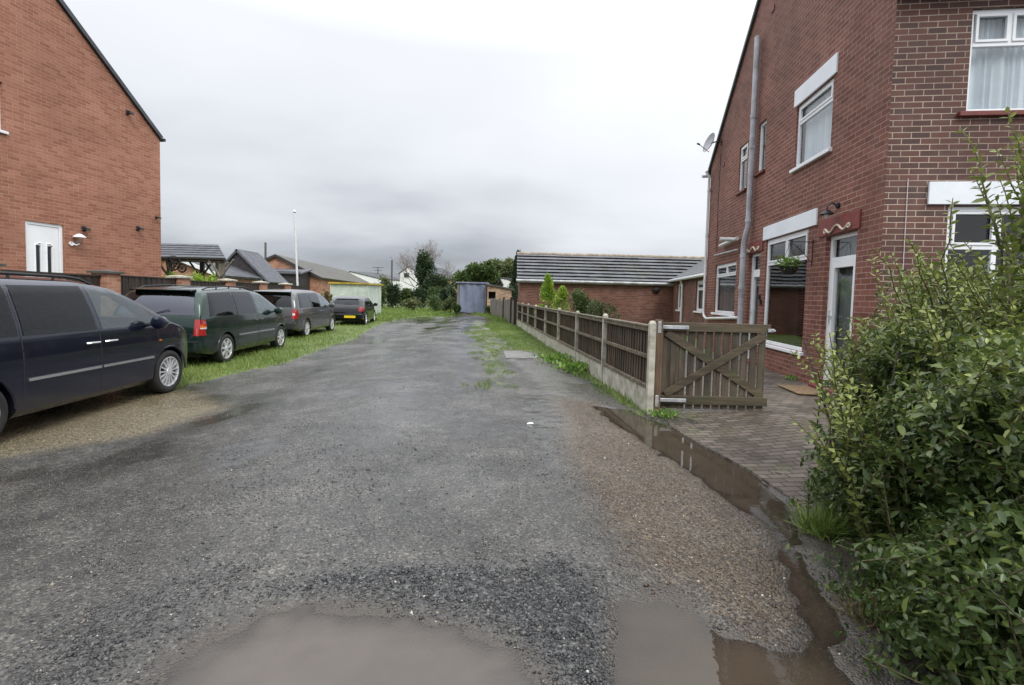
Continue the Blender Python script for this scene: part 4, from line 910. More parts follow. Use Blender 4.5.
def tiled(p0, p1, q0, q1, n, step=.035):
    """courses from eave (p0-p1) to ridge (q0-q1): each course is tilted and laps the one below"""
    mb = MB(); p0, p1, q0, q1 = map(Vector, (p0, p1, q0, q1)); nn = (p1-p0).cross(q0-p0).normalized()
    if nn.z < 0: nn = -nn
    for k in range(n):
        a, b = k/n, (k+1)/n+.01
        A0, A1, B0, B1 = p0.lerp(q0, a), p1.lerp(q1, a), p0.lerp(q0, b), p1.lerp(q1, b)
        m = max(2, int((p1-p0).length/.33)); off = 0
        for j in range(-1, m):
            u0, u1 = (j+off)/m, (j+1+off)/m
            u0, u1 = max(0, u0+.0002), min(1, u1-.0002)
            if u1 <= u0: continue
            w0 = nn*(step*(1+.08*random.uniform(-1, 1))); c = [A0.lerp(A1, u0)+w0, A0.lerp(A1, u1)+w0, B0.lerp(B1, u1)+nn*.004, B0.lerp(B1, u0)+nn*.004]
            mb.add([c[0]-nn*step*.35, c[1]-nn*step*.35, c[2]-nn*.02, c[3]-nn*.02]+c, [(4, 5, 6, 7), (0, 1, 5, 4), (1, 2, 6, 5), (3, 0, 4, 7)])
    return mb
rf = build(tiled((gx0-.12, gyf-.15, ge-.02), (gxr, gyf-.15, ge-.02), (gx0-.12, gyf+RD, rz), (gxr, gyf+RD, rz), 8, .09), 'roof', 'gtile', gr_, recalc=False)
mb = MB(); roof_slab(mb, (gx0-.12, gyf+2*RD+.15, ge-.05), (gxr, gyf+2*RD+.15, ge-.05), (gxr, gyf+RD, rz-.02), (gx0-.12, gyf+RD, rz-.02), .05); roof_slab(mb, (gx0-.11, gyf-.14, ge-.05), (gxr, gyf-.14, ge-.05), (gxr, gyf+RD, rz-.05), (gx0-.11, gyf+RD, rz-.05), .04); build(mb, 'roof', 'trim', gr_)  # back slope, plus dark underlay that paints shade into the course gaps
mb = MB(); nr = 24
for k in range(nr):
    a = gx0-.12+(gxr-gx0+.12)*k/nr; b = gx0-.12+(gxr-gx0+.12)*(k+1)/nr-.01
    mb.tube([(a, gyf+RD, rz+.0), (b, gyf+RD, rz+.005)], .10, 10)
build(mb, 'ridge', 'ridge_tile', gr_, smooth_=True)
mb = MB(); mb.tube([(gx0-.15, gyf-.2, ge-.06), (gx1+.1, gyf-.2, ge-.06)], .06, 8); mb.box((gx0-.12, gyf-.13, ge-.16), (gx1, gyf-.1, ge-.0)); build(mb, 'gutter', 'grey_pipe', gr_)
mb = MB(); q = at(656, 290, gyf); mb.lathe([(0, 0), (.16, .0), (.16, .1), (.06, .18), (0, .18)], (0, 0, 0), n=16); mb.v = [(q.x+v[0], gyf-v[2], q.z+v[1]) for v in mb.v]; tag(build(mb, 'wall_lamp', 'black', None, (q.x, gyf, q.z)), 'round black bulkhead lamp near the right end of the outbuilding wall', 'lamp')
EF = Frame((gx1, gyf, 0), ANG, 1)
ext = empty('house_extension', (gx1, gyf-.01, 0), 'single-storey brick extension with a grey hipped roof and two narrow white windows', 'extension')
ze = 2.33; e1 = (-1.72, -1.05, 1.0, 2.14); e2 = (-5.3, -4.3, 1.03, 2.16); EL = -8.3
build(wall(EF, EL, -.003, -.2, ze, [e1, e2]), 'wall', 'brick_red', ext, recalc=False)
mb = MB(); mb.add([EF.p(EL, 0, -.2), EF.p(EL, -3.6, -.2), EF.p(EL, -3.6, ze), EF.p(EL, -1.8, 3.55), EF.p(EL, 0, ze)], [(0, 1, 2, 3, 4)]); mb.add([EF.p(EL, -3.6, -.2), EF.p(0, -3.6, -.2), EF.p(0, -3.6, ze), EF.p(EL, -3.6, ze)], [(0, 1, 2, 3)]); build(mb, 'wall', 'brick_red', ext)
for h_, rr_ in ((e1, ()), (e2, (1.85,))): window(EF, ext, *h_, rails=rr_, depth=.05, curtain='blind', fw=.09)
mb = tiled(EF.p(.3, .15, ze), EF.p(EL, .15, ze), EF.p(.3+1.8, -1.8, 3.45), EF.p(EL, -1.8, 3.45), 9, .015); build(mb, 'roof', 'gtile', ext, recalc=False)
mb = MB(); roof_slab(mb, EF.p(EL, -3.75, ze-.1), EF.p(0, -3.75, ze-.1), EF.p(2, -1.8, 3.44), EF.p(EL, -1.8, 3.44), .05); roof_slab(mb, EF.p(EL, .14, ze-.03), EF.p(.3, .14, ze-.03), EF.p(2, -1.8, 3.42), EF.p(EL, -1.8, 3.42), .05); build(mb, 'roof', 'gtile', ext)
mb = MB(); mb.tube([EF.p(-.05, .2, ze-.03), EF.p(EL, .2, ze-.03)], .06, 8); build(mb, 'gutter', 'white_pipe', ext)
mb = MB(); mb.tube([EF.p(-2.3, .16, ze-.08), EF.p(-2.3, .07, ze-.25), EF.p(-2.3, .07, .0)], .045, 8); build(mb, 'downpipe', 'white_pipe', ext)
# ------------------------------------------------------------------ cars
def smarr(xs_, pts, sig):
    f = np.interp(xs_, [p[0] for p in pts], [p[1] for p in pts]); 
    if sig <= 0: return f
    dense = np.linspace(xs_[0], xs_[-1], 801); fd = np.interp(dense, [p[0] for p in pts], [p[1] for p in pts])
    k = np.exp(-.5*(np.arange(-60, 61)*(dense[1]-dense[0])/sig)**2); k /= k.sum()
    fd = np.convolve(np.pad(fd, 60, mode='edge'), k, mode='valid'); return np.interp(xs_, dense, fd)
def make_car(sp, name, label, paintm, group):
    root = empty(name, (0, 0, 0), label, sp['cat'], group)
    Lc = sp['L']; st = np.concatenate([np.linspace(0, .7, 26)[:-1], np.linspace(.7, Lc-.9, 34)[:-1], np.linspace(Lc-.9, Lc, 26)])
    zr = smarr(st, sp['top'], .035); hw = smarr(st, sp['w'], .05); z0 = smarr(st, sp['bot'], .05)
    belt = sp['belt']; vs = []; nsec = None
    for i, x in enumerate(st):
        zb = min(belt+.03*math.sin(x/Lc*3.1), zr[i]-.025); w_ = hw[i]; ht = max(zr[i]-zb, .02); k = min(1, ht/.6)
        zl_ = z0[i]; sec = [(0, zl_), (w_*.6, zl_), (w_*.93, zl_+.01), (w_*.985, zl_+.07)]
        for t in (.2, .4, .6, .8, .93): sec.append((w_*(1-.012*abs(t-.55)*2-.015*(t > .9)), zl_+.07+(zb-zl_-.07)*t))
        sec.append((w_*.972, zb))
        th = sp['tumble']
        for t in (.03, .2, .4, .6, .78, .9): sec.append((w_*.968-th*k*(t**1.3)-.05*k*(t > .8)*(t-.8)*5, zb+ht*t))
        ye = w_*.968-th*k
        for q, dz in ((.90, -.035), (.78, -.012), (.55, -.002), (.28, .003)): sec.append((ye*q, zr[i]+dz*k+(0 if k > .3 else -.006*(q))))
        sec.append((0, zr[i]+.004))
        nsec = len(sec)
        ringv = [(x, -a, b) for a, b in sec]+[(x, a, b) for a, b in sec[-2:0:-1]]
        vs += ringv
    m = len(vs)//len(st); mb = MB()
    fs = [(i*m+k, i*m+(k+1) % m, (i+1)*m+(k+1) % m, (i+1)*m+k) for i in range(len(st)-1) for k in range(m)]
    fs += [tuple(range(m))[::-1], tuple(range((len(st)-1)*m, len(st)*m))]
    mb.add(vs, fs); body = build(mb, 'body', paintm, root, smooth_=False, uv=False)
    bvh = BVHTree.FromPolygons([Vector(v) for v in mb.v], mb.f)
    def cutwith(cm):
        c_o = build(cm, 'cutter', 'trim', None, uv=False); md = body.modifiers.new('c', 'BOOLEAN'); md.operation = 'DIFFERENCE'; md.object = c_o; md.solver = 'EXACT'
        n2 = bpy.data.meshes.new_from_object(body.evaluated_get(bpy.context.evaluated_depsgraph_get())); body.modifiers.clear(); body.data = n2; bpy.data.objects.remove(c_o)
    cab = MB(); cv = []
    for (z_, xa, xb, hw_) in sp['cabin']: cv += [(xa, -hw_, z_), (xb, -hw_, z_), (xb, hw_, z_), (xa, hw_, z_)]
    nl_ = len(sp['cabin']); cab.add(cv, [(3, 2, 1, 0)]+[(i*4+k, i*4+(k+1) % 4, (i+1)*4+(k+1) % 4, (i+1)*4+k) for i in range(nl_-1) for k in range(4)]+[tuple((nl_-1)*4+k for k in range(4))]); cutwith(cab)
    def shrink(q, d):
        cx_ = sum(p[0] for p in q)/4; cz_ = sum(p[1] for p in q)/4
        wx_ = max(p[0] for p in q)-min(p[0] for p in q); wz_ = max(p[1] for p in q)-min(p[1] for p in q)
        return [(cx_+(p[0]-cx_)*(1-2*d/wx_), cz_+(p[1]-cz_)*(1-2*d/wz_)) for p in q]
    sc__ = MB()
    for q in sp['glass']:
        for sg in (-1, 1): sc__.prism([Vector((a, sg*.5, b)) for a, b in shrink(q, .028)], (0, sg*.9, 0))
    cutwith(sc__)
    rc_ = MB(); rc_.prism([Vector((-.6, a, b)) for a, b in shrink(sp['rglass'], .03)], (sp['rcut']+.6, 0, 0)); cutwith(rc_)
    fc_ = MB(); fc_.prism([Vector((sp['fcut'], a, b)) for a, b in shrink(sp['fglass'], .03)], (3, 0, 0)); cutwith(fc_)
    for (sx_, sy_, sw_) in sp['seats']:
        zf_ = sp['seatz']; st_ = MB(); st_.hexa([(sx_, sy_-sw_, zf_), (sx_+.50, sy_-sw_, zf_+.03), (sx_+.50, sy_+sw_, zf_+.03), (sx_, sy_+sw_, zf_), (sx_, sy_-sw_, zf_+.16), (sx_+.50, sy_-sw_, zf_+.19), (sx_+.50, sy_+sw_, zf_+.19), (sx_, sy_+sw_, zf_+.16)])
        st_.hexa([(sx_-.06, sy_-sw_, zf_+.10), (sx_+.08, sy_-sw_, zf_+.10), (sx_+.08, sy_+sw_, zf_+.10), (sx_-.06, sy_+sw_, zf_+.10), (sx_-.20, sy_-sw_*.85, zf_+.66), (sx_-.10, sy_-sw_*.85, zf_+.66), (sx_-.10, sy_+sw_*.85, zf_+.66), (sx_-.20, sy_+sw_*.85, zf_+.66)])
        so_ = build(st_, 'car_seat', 'seatcloth', root, uv=False, bevel=.03)
        for hy_ in ([sy_] if sw_ < .4 else [sy_-sw_*.5, sy_+sw_*.5]):
            hd_ = MB(); hd_.box((sx_-.22, hy_-.12, zf_+.70), (sx_-.13, hy_+.12, zf_+.88)); build(hd_, 'headrest', 'seatcloth', so_, uv=False, bevel=.03)
    dx_ = sp['dash']; db_ = MB(); db_.hexa([(dx_, -sp['W']*.42, sp['belt']-.45), (dx_+.3, -sp['W']*.42, sp['belt']-.45), (dx_+.3, sp['W']*.42, sp['belt']-.45), (dx_, sp['W']*.42, sp['belt']-.45), (dx_+.05, -sp['W']*.42, sp['belt']-.06), (dx_+.35, -sp['W']*.42, sp['belt']-.03), (dx_+.35, sp['W']*.42, sp['belt']-.03), (dx_+.05, sp['W']*.42, sp['belt']-.06)]); build(db_, 'dashboard', 'trim', root, uv=False)
    sw__ = MB(); wc = Vector((dx_-.12, -.38, sp['belt']-.08)); sw__.tube([wc+Vector((.07*math.sin(t/24*6.2832)*-1, .18*math.cos(t/24*6.2832), .17*math.sin(t/24*6.2832))) for t in range(25)], .015, 6); sw__.tube([wc, wc+Vector((.2, 0, -.08))], .03, 6); sw__.tube([wc+Vector((0, -.17, 0)), wc+Vector((0, .17, 0))], .014, 6); build(sw__, 'steering_wheel', 'trim', root, uv=False)
    # wheel arches
    cut = MB(); wr = sp['wr']
    for wx_ in (sp['rw'], sp['fw']):
        for sg in (-1, 1):
            cut.tube([(wx_, sg*(sp['W']*.5-.28), wr), (wx_, sg*(sp['W']*.5+.2), wr)], wr+.055, 32)
    co_ = build(cut, 'cutter', None if False else 'trim', None, uv=False); mod = body.modifiers.new('b', 'BOOLEAN'); mod.operation = 'DIFFERENCE'; mod.object = co_; mod.solver = 'EXACT'
    dg = bpy.context.evaluated_depsgraph_get(); nm = bpy.data.meshes.new_from_object(body.evaluated_get(dg)); body.modifiers.clear(); body.data = nm
    bpy.data.objects.remove(co_)
    nm.polygons.foreach_set('use_smooth', [True]*len(nm.polygons))
    try: nm.set_sharp_from_angle(angle=R(38))
    except Exception: pass
    def hit(o, d):
        h = bvh.ray_cast(Vector(o), Vector(d)); return h[0]
    def patch(corners, axis, sg, off, nm_, mat, parent=None, n=(10, 6), th=.012):
        """corners 4x(u,v), (x,z) for side patches and (y,z) for end patches; draped on the body"""
        pm = MB(); g = []
        dirv = Vector((0, -sg, 0)) if axis == 'y' else Vector((-sg, 0, 0))
        for j in range(n[1]+1):
            for i in range(n[0]+1):
                u, v = i/n[0], j/n[1]
                c = [(1-u)*(1-v), u*(1-v), u*v, (1-u)*v]; a = sum(c[k]*corners[k][0] for k in range(4)); b = sum(c[k]*corners[k][1] for k in range(4))
                o_ = Vector((a, sg*3, b)) if axis == 'y' else Vector((Lc/2+sg*5, a, b))
                h = hit(o_, dirv); 
                if h is None: h = Vector((a, sg*sp['W']*.45, b)) if axis == 'y' else Vector((Lc/2+sg*Lc/2, a, b))
                g.append(h)
        nn = (n[0]+1)*(n[1]+1); outv = -dirv
        V = [h+outv*off for h in g]+[h+outv*(off-th) for h in g]
        Fc = [(j*(n[0]+1)+i, j*(n[0]+1)+i+1, (j+1)*(n[0]+1)+i+1, (j+1)*(n[0]+1)+i) for j in range(n[1]) for i in range(n[0])]
        F2 = [tuple(q+nn for q in f[::-1]) for f in Fc]
        edge = [i for i in range(n[0]+1)]+[j*(n[0]+1)+n[0] for j in range(1, n[1]+1)]+[n[1]*(n[0]+1)+i for i in range(n[0]-1, -1, -1)]+[j*(n[0]+1) for j in range(n[1]-1, 0, -1)]
        F3 = [(edge[k], edge[(k+1) % len(edge)], edge[(k+1) % len(edge)]+nn, edge[k]+nn) for k in range(len(edge))]
        pm.add(V, Fc+F2+F3); return build(pm, nm_, mat, parent or root, smooth_=True, uv=False)
    for sg in (-1, 1):
        for gi, c in enumerate(sp['glass']): patch(c, 'y', sg, .006, 'side_window', 'clearglass' if gi == 2 else 'carglass', n=(12, 8), th=.008)
        for c in sp['seams']: patch(c, 'y', sg, .002, 'door_seam', 'trim', body, n=(2, 14), th=.01)
        for c in sp.get('strips', ()): patch(c, 'y', sg, .014, 'trim_strip', sp.get('stripmat', 'chrome'), n=(16, 1), th=.02)
        for hx, hz in sp['handles']:
            hm = MB(); q = hit((hx, sg*3, hz), (0, -sg, 0)); 
            if q: hm.tube([q+Vector((-.09, sg*.002, 0)), q+Vector((-.07, sg*.03, .004)), q+Vector((.07, sg*.03, .004)), q+Vector((.09, sg*.002, 0))], .014, 8); build(hm, 'door_handle', sp.get('handlemat', paintm), root, smooth_=True, uv=False)
        # mirror
        mx_, mz = sp['mirror']; q = hit((mx_, sg*3, mz), (0, -sg, 0)); c = q+Vector((0, sg*.16, .03))
        mm = MB(); mm.lathe([(0, -.07), (.07, -.06), (.10, -.01), (.10, .035), (.085, .045)], (0, 0, 0), 'x', 16); mm.v = [(c.x-v[0], c.y+v[1]*1.15, c.z+v[2]*.95) for v in mm.v]
        mr = build(mm, 'mirror', paintm, root, smooth_=True, uv=False)
        m2 = MB(); m2.tube([q-Vector((0, sg*.01, 0)), c-Vector((0, 0, .02))], .025, 8); build(m2, 'mirror_arm', 'trim', mr, uv=False)
        if sp.get('rails'):
            rm = MB(); rr = sp['rails']; pts = []
            for k in range(13):
                x = rr[0]+(rr[1]-rr[0])*k/12; y_ = sg*rr[2]; h = hit((x, y_, 4), (0, 0, -1)); pts.append(h+Vector((0, 0, .045 if 0 < k < 12 else .005)))
            rm.tube(pts, .016, 8)
            for k in (3, 6, 9): rm.tube([pts[k], pts[k]-Vector((0, 0, .05))], .014, 6)
            build(rm, 'roof_rail', 'trim', root, smooth_=True, uv=False)
        for nm_, mt_, c in sp['rlights']: patch([(sg*a, b) for a, b in c], 'x', -1, .012, nm_, mt_, n=(4, 5), th=.03)
        for nm_, mt_, c in sp['slights']: patch(c, 'y', sg, .010, nm_, mt_, n=(4, 5), th=.02)
        patch([(sg*a, b) for a, b in sp['hl']], 'x', 1, .01, 'headlight', 'clear_lamp', n=(5, 3), th=.03)
        for wx_ in (sp['rw'], sp['fw']):
            am = MB(); am.tube([(wx_+(wr+.062)*math.cos(R(t)), sg*(sp['W']*.5-.022), wr+(wr+.062)*math.sin(R(t))) for t in range(0, 181, 10)], .016, 6); build(am, 'arch_lip', sp.get('archmat', paintm), body, smooth_=True, uv=False)
        # wheels
        for wx_ in (sp['rw'], sp['fw']):
            yo = sg*(sp['W']*.5-.015); hub = MB(); 
            hub.tube([(wx_, yo-sg*.20, wr), (wx_, yo-sg*.05, wr)], wr*.69, 24); wh_ = build(hub, 'wheel', 'black', root, uv=False)
            tm = MB(); P_ = [(wr*.69, -.20), (wr*.93, -.21), (wr*.99, -.18), (wr, -.14), (wr, -.06), (wr*.985, -.02), (wr*.93, -.002), (wr*.80, .004), (wr*.71, -.012), (wr*.69, -.03)]
            n_ = 40; vv = []
            for r_, t_ in P_:
                for k in range(n_): a = 6.28318*k/n_; vv.append((wx_+r_*math.cos(a), yo+sg*t_, wr+r_*math.sin(a)))
            mmn = len(P_); tm.add(vv, [(i*n_+k, i*n_+(k+1) % n_, ((i+1) % mmn)*n_+(k+1) % n_, ((i+1) % mmn)*n_+k) for i in range(mmn) for k in range(n_)]); build(tm, 'tyre', 'rubber', wh_, smooth_=True, uv=False)
            rm = MB(); vv = []; P_ = [(wr*.695, -.03), (wr*.695, -.006), (wr*.65, -.006), (wr*.63, -.06), (wr*.69, -.08)]
            for r_, t_ in P_:
                for k in range(n_): a = 6.28318*k/n_; vv.append((wx_+r_*math.cos(a), yo+sg*t_, wr+r_*math.sin(a)))
            mmn = len(P_); rm.add(vv, [(i*n_+k, i*n_+(k+1) % n_, ((i+1) % mmn)*n_+(k+1) % n_, ((i+1) % mmn)*n_+k) for i in range(mmn) for k in range(n_)])
            ns = sp['spokes']
            for k in range(ns):
                a = 6.28318*(k+.3)/ns; d = Vector((math.cos(a), 0, math.sin(a))); t = Vector((-math.sin(a), 0, math.cos(a))); c = Vector((wx_, yo, wr)); ww = sp['spw']
                o1, o2 = Vector((0, sg*-.01, 0)), Vector((0, sg*-.045, 0))
                rm.hexa([c+d*.04-t*ww*.6+o2, c+d*.04+t*ww*.6+o2, c+d*wr*.66+t*ww+o2, c+d*wr*.66-t*ww+o2, c+d*.04-t*ww*.6+o1, c+d*.04+t*ww*.6+o1, c+d*wr*.66+t*ww+o1*1.2, c+d*wr*.66-t*ww+o1*1.2])
            rm.tube([(wx_, yo-sg*.05, wr), (wx_, yo-sg*.004, wr)], wr*.17, 16)
            build(rm, 'rim', 'alloy', wh_, uv=False)
    patch(sp['rglass'], 'x', -1, .008, 'rear_window', sp.get('rgmat', 'carglass'), n=(12, 8))
    patch(sp['fglass'], 'x', 1, .008, 'windscreen', 'clearglass', n=(12, 8))
    patch(sp['bumper'], 'x', -1, .045, 'rear_bumper', paintm, n=(20, 3), th=.06)
    patch(sp['bumpertop'], 'x', -1, .052, 'bumper_pad', sp.get('padmat', 'trim'), n=(20, 1), th=.03)
    patch(sp['fbumper'], 'x', 1, .03, 'front_bumper', paintm, n=(16, 3), th=.06)
    if 'plate' in sp: patch(sp['plate'], 'x', -1, .06, 'number_plate', 'yellow', n=(2, 1), th=.02)
    if 'spoiler' in sp:
        smb = MB(); x, z, hwid = sp['spoiler']; smb.hexa([(x-.1, -hwid, z-.035), (x+.12, -hwid, z-.03), (x+.12, hwid, z-.03), (x-.1, hwid, z-.035), (x-.1, -hwid, z-.005), (x+.12, -hwid, z+.012), (x+.12, hwid, z+.012), (x-.1, hwid, z-.005)]); build(smb, 'spoiler', paintm, root, bevel=.008, uv=False)
    # dark underside / wheel wells
    um = MB(); um.box((.35, -sp['W']*.36, .2), (Lc-.35, sp['W']*.36, .45)); build(um, 'underbody', 'black', root, uv=False)
    wp_ = MB(); q = hit((-4, 0, sp['rglass'][0][1]+.02), (1, 0, 0))
    if q: wp_.tube([q+Vector((-.02, .05, .0)), q+Vector((-.012, -.25, .10)), ], .008, 6); build(wp_, 'rear_wiper', 'trim', root, uv=False)
    return root
def seam(x0, z0, x1, z1, w=.006): return [(x0-w, z0), (x0+w, z0), (x1+w, z1), (x1-w, z1)]
VAN = dict(cabin=[(.45, .30, 3.60, .86), (1.03, .27, 3.72, .86), (1.35, .39, 3.34, .78), (1.64, .55, 2.72, .66)], rcut=.52, fcut=2.9, seats=[(.75, 0, .55), (1.62, 0, .55), (2.62, -.38, .25), (2.62, .38, .25)], seatz=.62, dash=3.42, cat='car', L=4.8, W=1.96, belt=1.06, tumble=.20, wr=.335, rw=.98, fw=3.86, spokes=15, spw=.012,
    top=[(0, .56), (.015, .98), (.07, 1.08), (.20, 1.40), (.33, 1.62), (.5, 1.69), (1.5, 1.745), (2.4, 1.735), (2.95, 1.66), (3.25, 1.52), (3.98, 1.10), (4.25, 1.03), (4.55, .92), (4.70, .80), (4.77, .64), (4.8, .45)],
    w=[(0, .86), (.1, .925), (.5, .97), (1.5, .98), (3.6, .98), (4.2, .945), (4.5, .86), (4.7, .72), (4.8, .52)], bot=[(0, .34), (.4, .26), (.8, .22), (4.2, .22), (4.8, .30)],
    glass=[[(.36, 1.09), (1.43, 1.09), (1.43, 1.625), (.52, 1.60)], [(1.49, 1.09), (2.47, 1.09), (2.41, 1.635), (1.49, 1.63)], [(2.55, 1.09), (3.70, 1.09), (3.10, 1.52), (2.49, 1.63)]],
    seams=[seam(1.46, .36, 1.46, 1.62), seam(2.50, .28, 2.50, 1.1), seam(3.52, .32, 3.60, 1.08)],
    strips=[[(1.5, .60), (2.49, .60), (2.49, .632), (1.5, .632)], [(2.52, .60), (3.47, .60), (3.47, .632), (2.52, .632)]],
    handles=[(2.37, .93), (2.66, .93)], handlemat='chrome', mirror=(3.42, 1.10), rails=(.55, 2.75, .66),
    rlights=[('tail_light', 'red_lamp', [(.79, .70), (.90, .70), (.88, 1.04), (.79, 1.04)])],
    slights=[('tail_light', 'red_lamp', [(.02, .70), (.19, .70), (.15, .84), (.04, .84)]), ('tail_light', 'red_lamp', [(.06, .90), (.20, .90), (.19, 1.03), (.09, 1.03)]), ('indicator', 'amber', [(.04, .87), (.20, .87), (.20, .93), (.05, .93)]), ('reversing_light', 'clear_lamp', [(.03, .835), (.20, .835), (.20, .868), (.04, .868)]), ('side_lamp', 'amber', [(3.60, .84), (3.65, .84), (3.65, .865), (3.60, .865)])],
    hl=[(.48, .66), (.74, .66), (.72, .82), (.50, .82)],
    rglass=[(-.76, 1.12), (.76, 1.12), (.64, 1.58), (-.64, 1.58)], fglass=[(-.74, 1.16), (.74, 1.16), (.64, 1.54), (-.64, 1.54)],
    bumper=[(-.90, .38), (.90, .38), (.90, .58), (-.90, .58)], bumpertop=[(-.88, .56), (.88, .56), (.88, .60), (-.88, .60)], fbumper=[(-.7, .36), (.7, .36), (.7, .56), (-.7, .56)], spoiler=(.30, 1.66, .62))
GC = 'cars parked in a line along the grass verge'
def place(o, x, y, head, z=None, sc=1.):
    o.location = (x, y, gz(x, y) if z is None else z); o.rotation_euler = (0, 0, R(90-head)); o.scale = (sc,)*3
def car_at(o, sp, rw, head, sc, z=None):      # rw: ground point of the near (right) rear wheel
    h = R(head); fwd = Vector((math.sin(h), math.cos(h))); rt = Vector((math.cos(h), -math.sin(h)))
    p = Vector(rw)-fwd*sp['rw']*sc-rt*(sp['W']/2-.08)*sc; place(o, p.x, p.y, head, z if z is not None else gz(p.x, p.y), sc)
def GL(x, y): return G(x, y, -.15)
v1 = make_car(VAN, 'parked_car', 'navy blue people carrier with chrome side strips, nearest and cut by the left edge', 'navy', GC)
fwp = GL(166, 392.5); sc_ = .945; hd = -3.5
h = R(hd); rwp = (fwp[0]-math.sin(h)*2.88*sc_, fwp[1]-math.cos(h)*2.88*sc_); car_at(v1, VAN, rwp, hd, sc_)
GV = dict(VAN); GV['rw'] = .98; GV['fw'] = 3.95; GV['L'] = 4.95; GV['rgmat'] = 'tintglass'; GV['spokes'] = 7; GV['spw'] = .03; GV['handlemat'] = 'green'
GV['padmat'] = 'trim'
v2 = make_car(GV, 'parked_car', 'dark green people carrier with roof rails, parked between navy and grey ones', 'green', GC)
car_at(v2, GV, GL(224.5, 363), -3.8, .92)
G3 = dict(GV); G3['rgmat'] = 'carglass'; G3['spokes'] = 9; G3['spw'] = .02; G3['handlemat'] = 'greyp'; G3['archmat'] = 'greyp'; G3.pop('rails'); G3['padmat'] = 'chrome'; G3['strips'] = []
G3['rlights'] = [('tail_light', 'red_lamp', [(.78, .72), (.90, .72), (.88, 1.05), (.78, 1.05)]), ('reversing_light', 'clear_lamp', [(.80, .84), (.88, .84), (.88, .92), (.80, .92)])]
G3['slights'] = [('tail_light', 'red_lamp', [(.02, .72), (.22, .74), (.18, 1.04), (.06, 1.04)])]
v3 = make_car(G3, 'parked_car', 'charcoal grey people carrier with red and white tail lamps, third in the line', 'greyp', GC)
car_at(v3, G3, GL(305.5, 337.5), -3.8, .92)
HB = dict(cabin=[(.32, .32, 3.0, .74), (.88, .34, 3.05, .74), (1.12, .50, 2.70, .67), (1.345, .76, 2.15, .56)], rcut=.62, fcut=2.35, seats=[(.95, 0, .5), (1.85, -.34, .23), (1.85, .34, .23)], seatz=.45, dash=2.75, cat='car', L=4.15, W=1.76, belt=.90, tumble=.20, wr=.315, rw=.72, fw=3.30, spokes=5, spw=.035,
    top=[(0, .5), (.015, .80), (.06, .92), (.15, 1.0), (.42, 1.22), (.62, 1.34), (1.1, 1.42), (1.9, 1.43), (2.4, 1.36), (3.15, .97), (3.4, .90), (3.85, .78), (4.05, .66), (4.15, .45)],
    w=[(0, .76), (.1, .83), (.5, .87), (1.5, .88), (3.2, .88), (3.7, .82), (4.0, .70), (4.15, .5)], bot=[(0, .32), (.4, .24), (.8, .18), (3.8, .18), (4.15, .26)],
    glass=[[(.75, 1.0), (1.35, .97), (1.35, 1.33), (.95, 1.28)], [(1.40, .97), (2.05, .97), (2.05, 1.35), (1.40, 1.34)], [(2.10, .97), (2.95, .96), (2.50, 1.24), (2.10, 1.34)]],
    seams=[seam(1.37, .3, 1.37, .95), seam(2.07, .25, 2.07, .95), seam(2.95, .3, 2.95, .94)], handles=[(1.5, .84), (2.2, .84)], mirror=(2.72, .96),
    rlights=[('tail_light', 'red_lamp', [(.60, .70), (.79, .70), (.79, .90), (.64, .90)])], slights=[('tail_light', 'red_lamp', [(.03, .70), (.22, .72), (.20, .90), (.07, .90)])],
    hl=[(.42, .58), (.66, .58), (.64, .72), (.44, .72)], rglass=[(-.62, 1.02), (.62, 1.02), (.54, 1.30), (-.54, 1.30)], fglass=[(-.64, 1.0), (.64, 1.0), (.56, 1.32), (-.56, 1.32)],
    bumper=[(-.80, .28), (.80, .28), (.80, .56), (-.80, .56)], bumpertop=[(-.80, .545), (.80, .545), (.80, .565), (-.80, .565)], fbumper=[(-.6, .28), (.6, .28), (.6, .5), (-.6, .5)],
    plate=[(-.48, .38), (.04, .38), (.04, .49), (-.48, .49)], padmat='chrome', handlemat='blackp', spoiler=(.56, 1.30, .5))
v4 = make_car(HB, 'parked_car', 'black hatchback with a yellow number plate in front of the pale green shed', 'blackp', GC)
car_at(v4, HB, GL(365, 325), -7.5, .97)
# ------------------------------------------------------------------ grass, weeds, plants
def grass(name, n, region, hgt, mat='grass', label='', tuft=1, width=1., lean=.45, kind='stuff'):
    px, py = region(n); k = len(px)
    if tuft > 1: px = np.repeat(px, tuft)+rng.normal(size=k*tuft)*hgt*.25; py = np.repeat(py, tuft)+rng.normal(size=k*tuft)*hgt*.25
    k = len(px); pz = gridsample(Z, px, py)-.004
    D = rng.normal(size=(k, 3))*lean; D[:, 2] = 1
    cl = fbm(px*1.5, py*1.5, 55); s_ = hgt*rng.uniform(.4, 1.3, k)*(.5+cl)
    tn = np.clip(rng.random(k)*.6+.7*(fbm(px*.9, py*.9, 66)-.3), 0, 1)
    o = scatter(name, np.stack([px, py, pz], 1), D, s_, tn, mat, 'blade', width=width)
    return tag(o, label, 'grass', kind=kind)
def reg_left(n):
    py = 6.2*np.exp(rng.uniform(0, np.log(48/6.2), n)); px = rng.uniform(-1, 1, n)*0
    a = rng.uniform(150, 470, n); px = (a-512)/480*py; g_ = gridsample(gr, px, py)*(leftverge(px, py) > -.4)
    k = (g_+.6*(fbm(px*4, py*4, 91)-.5)) > .42; return px[k], py[k]
grass('verge_grass', 90000, reg_left, .095, label='short green grass verge along and under the row of parked cars', width=1.6)
def reg_right(n):
    py = rng.uniform(5.8, 34, n); px = rng.uniform(-2.5, 1.8, n); g_ = sdf(px, py, RV)
    k = (g_+.3*(fbm(px*3, py*3, 92)-.45)) > 0; return px[k], py[k]
grass('verge_grass', 120000, reg_right, .07, label='green grass strip at the foot of the concrete-posted fence', width=1.6)
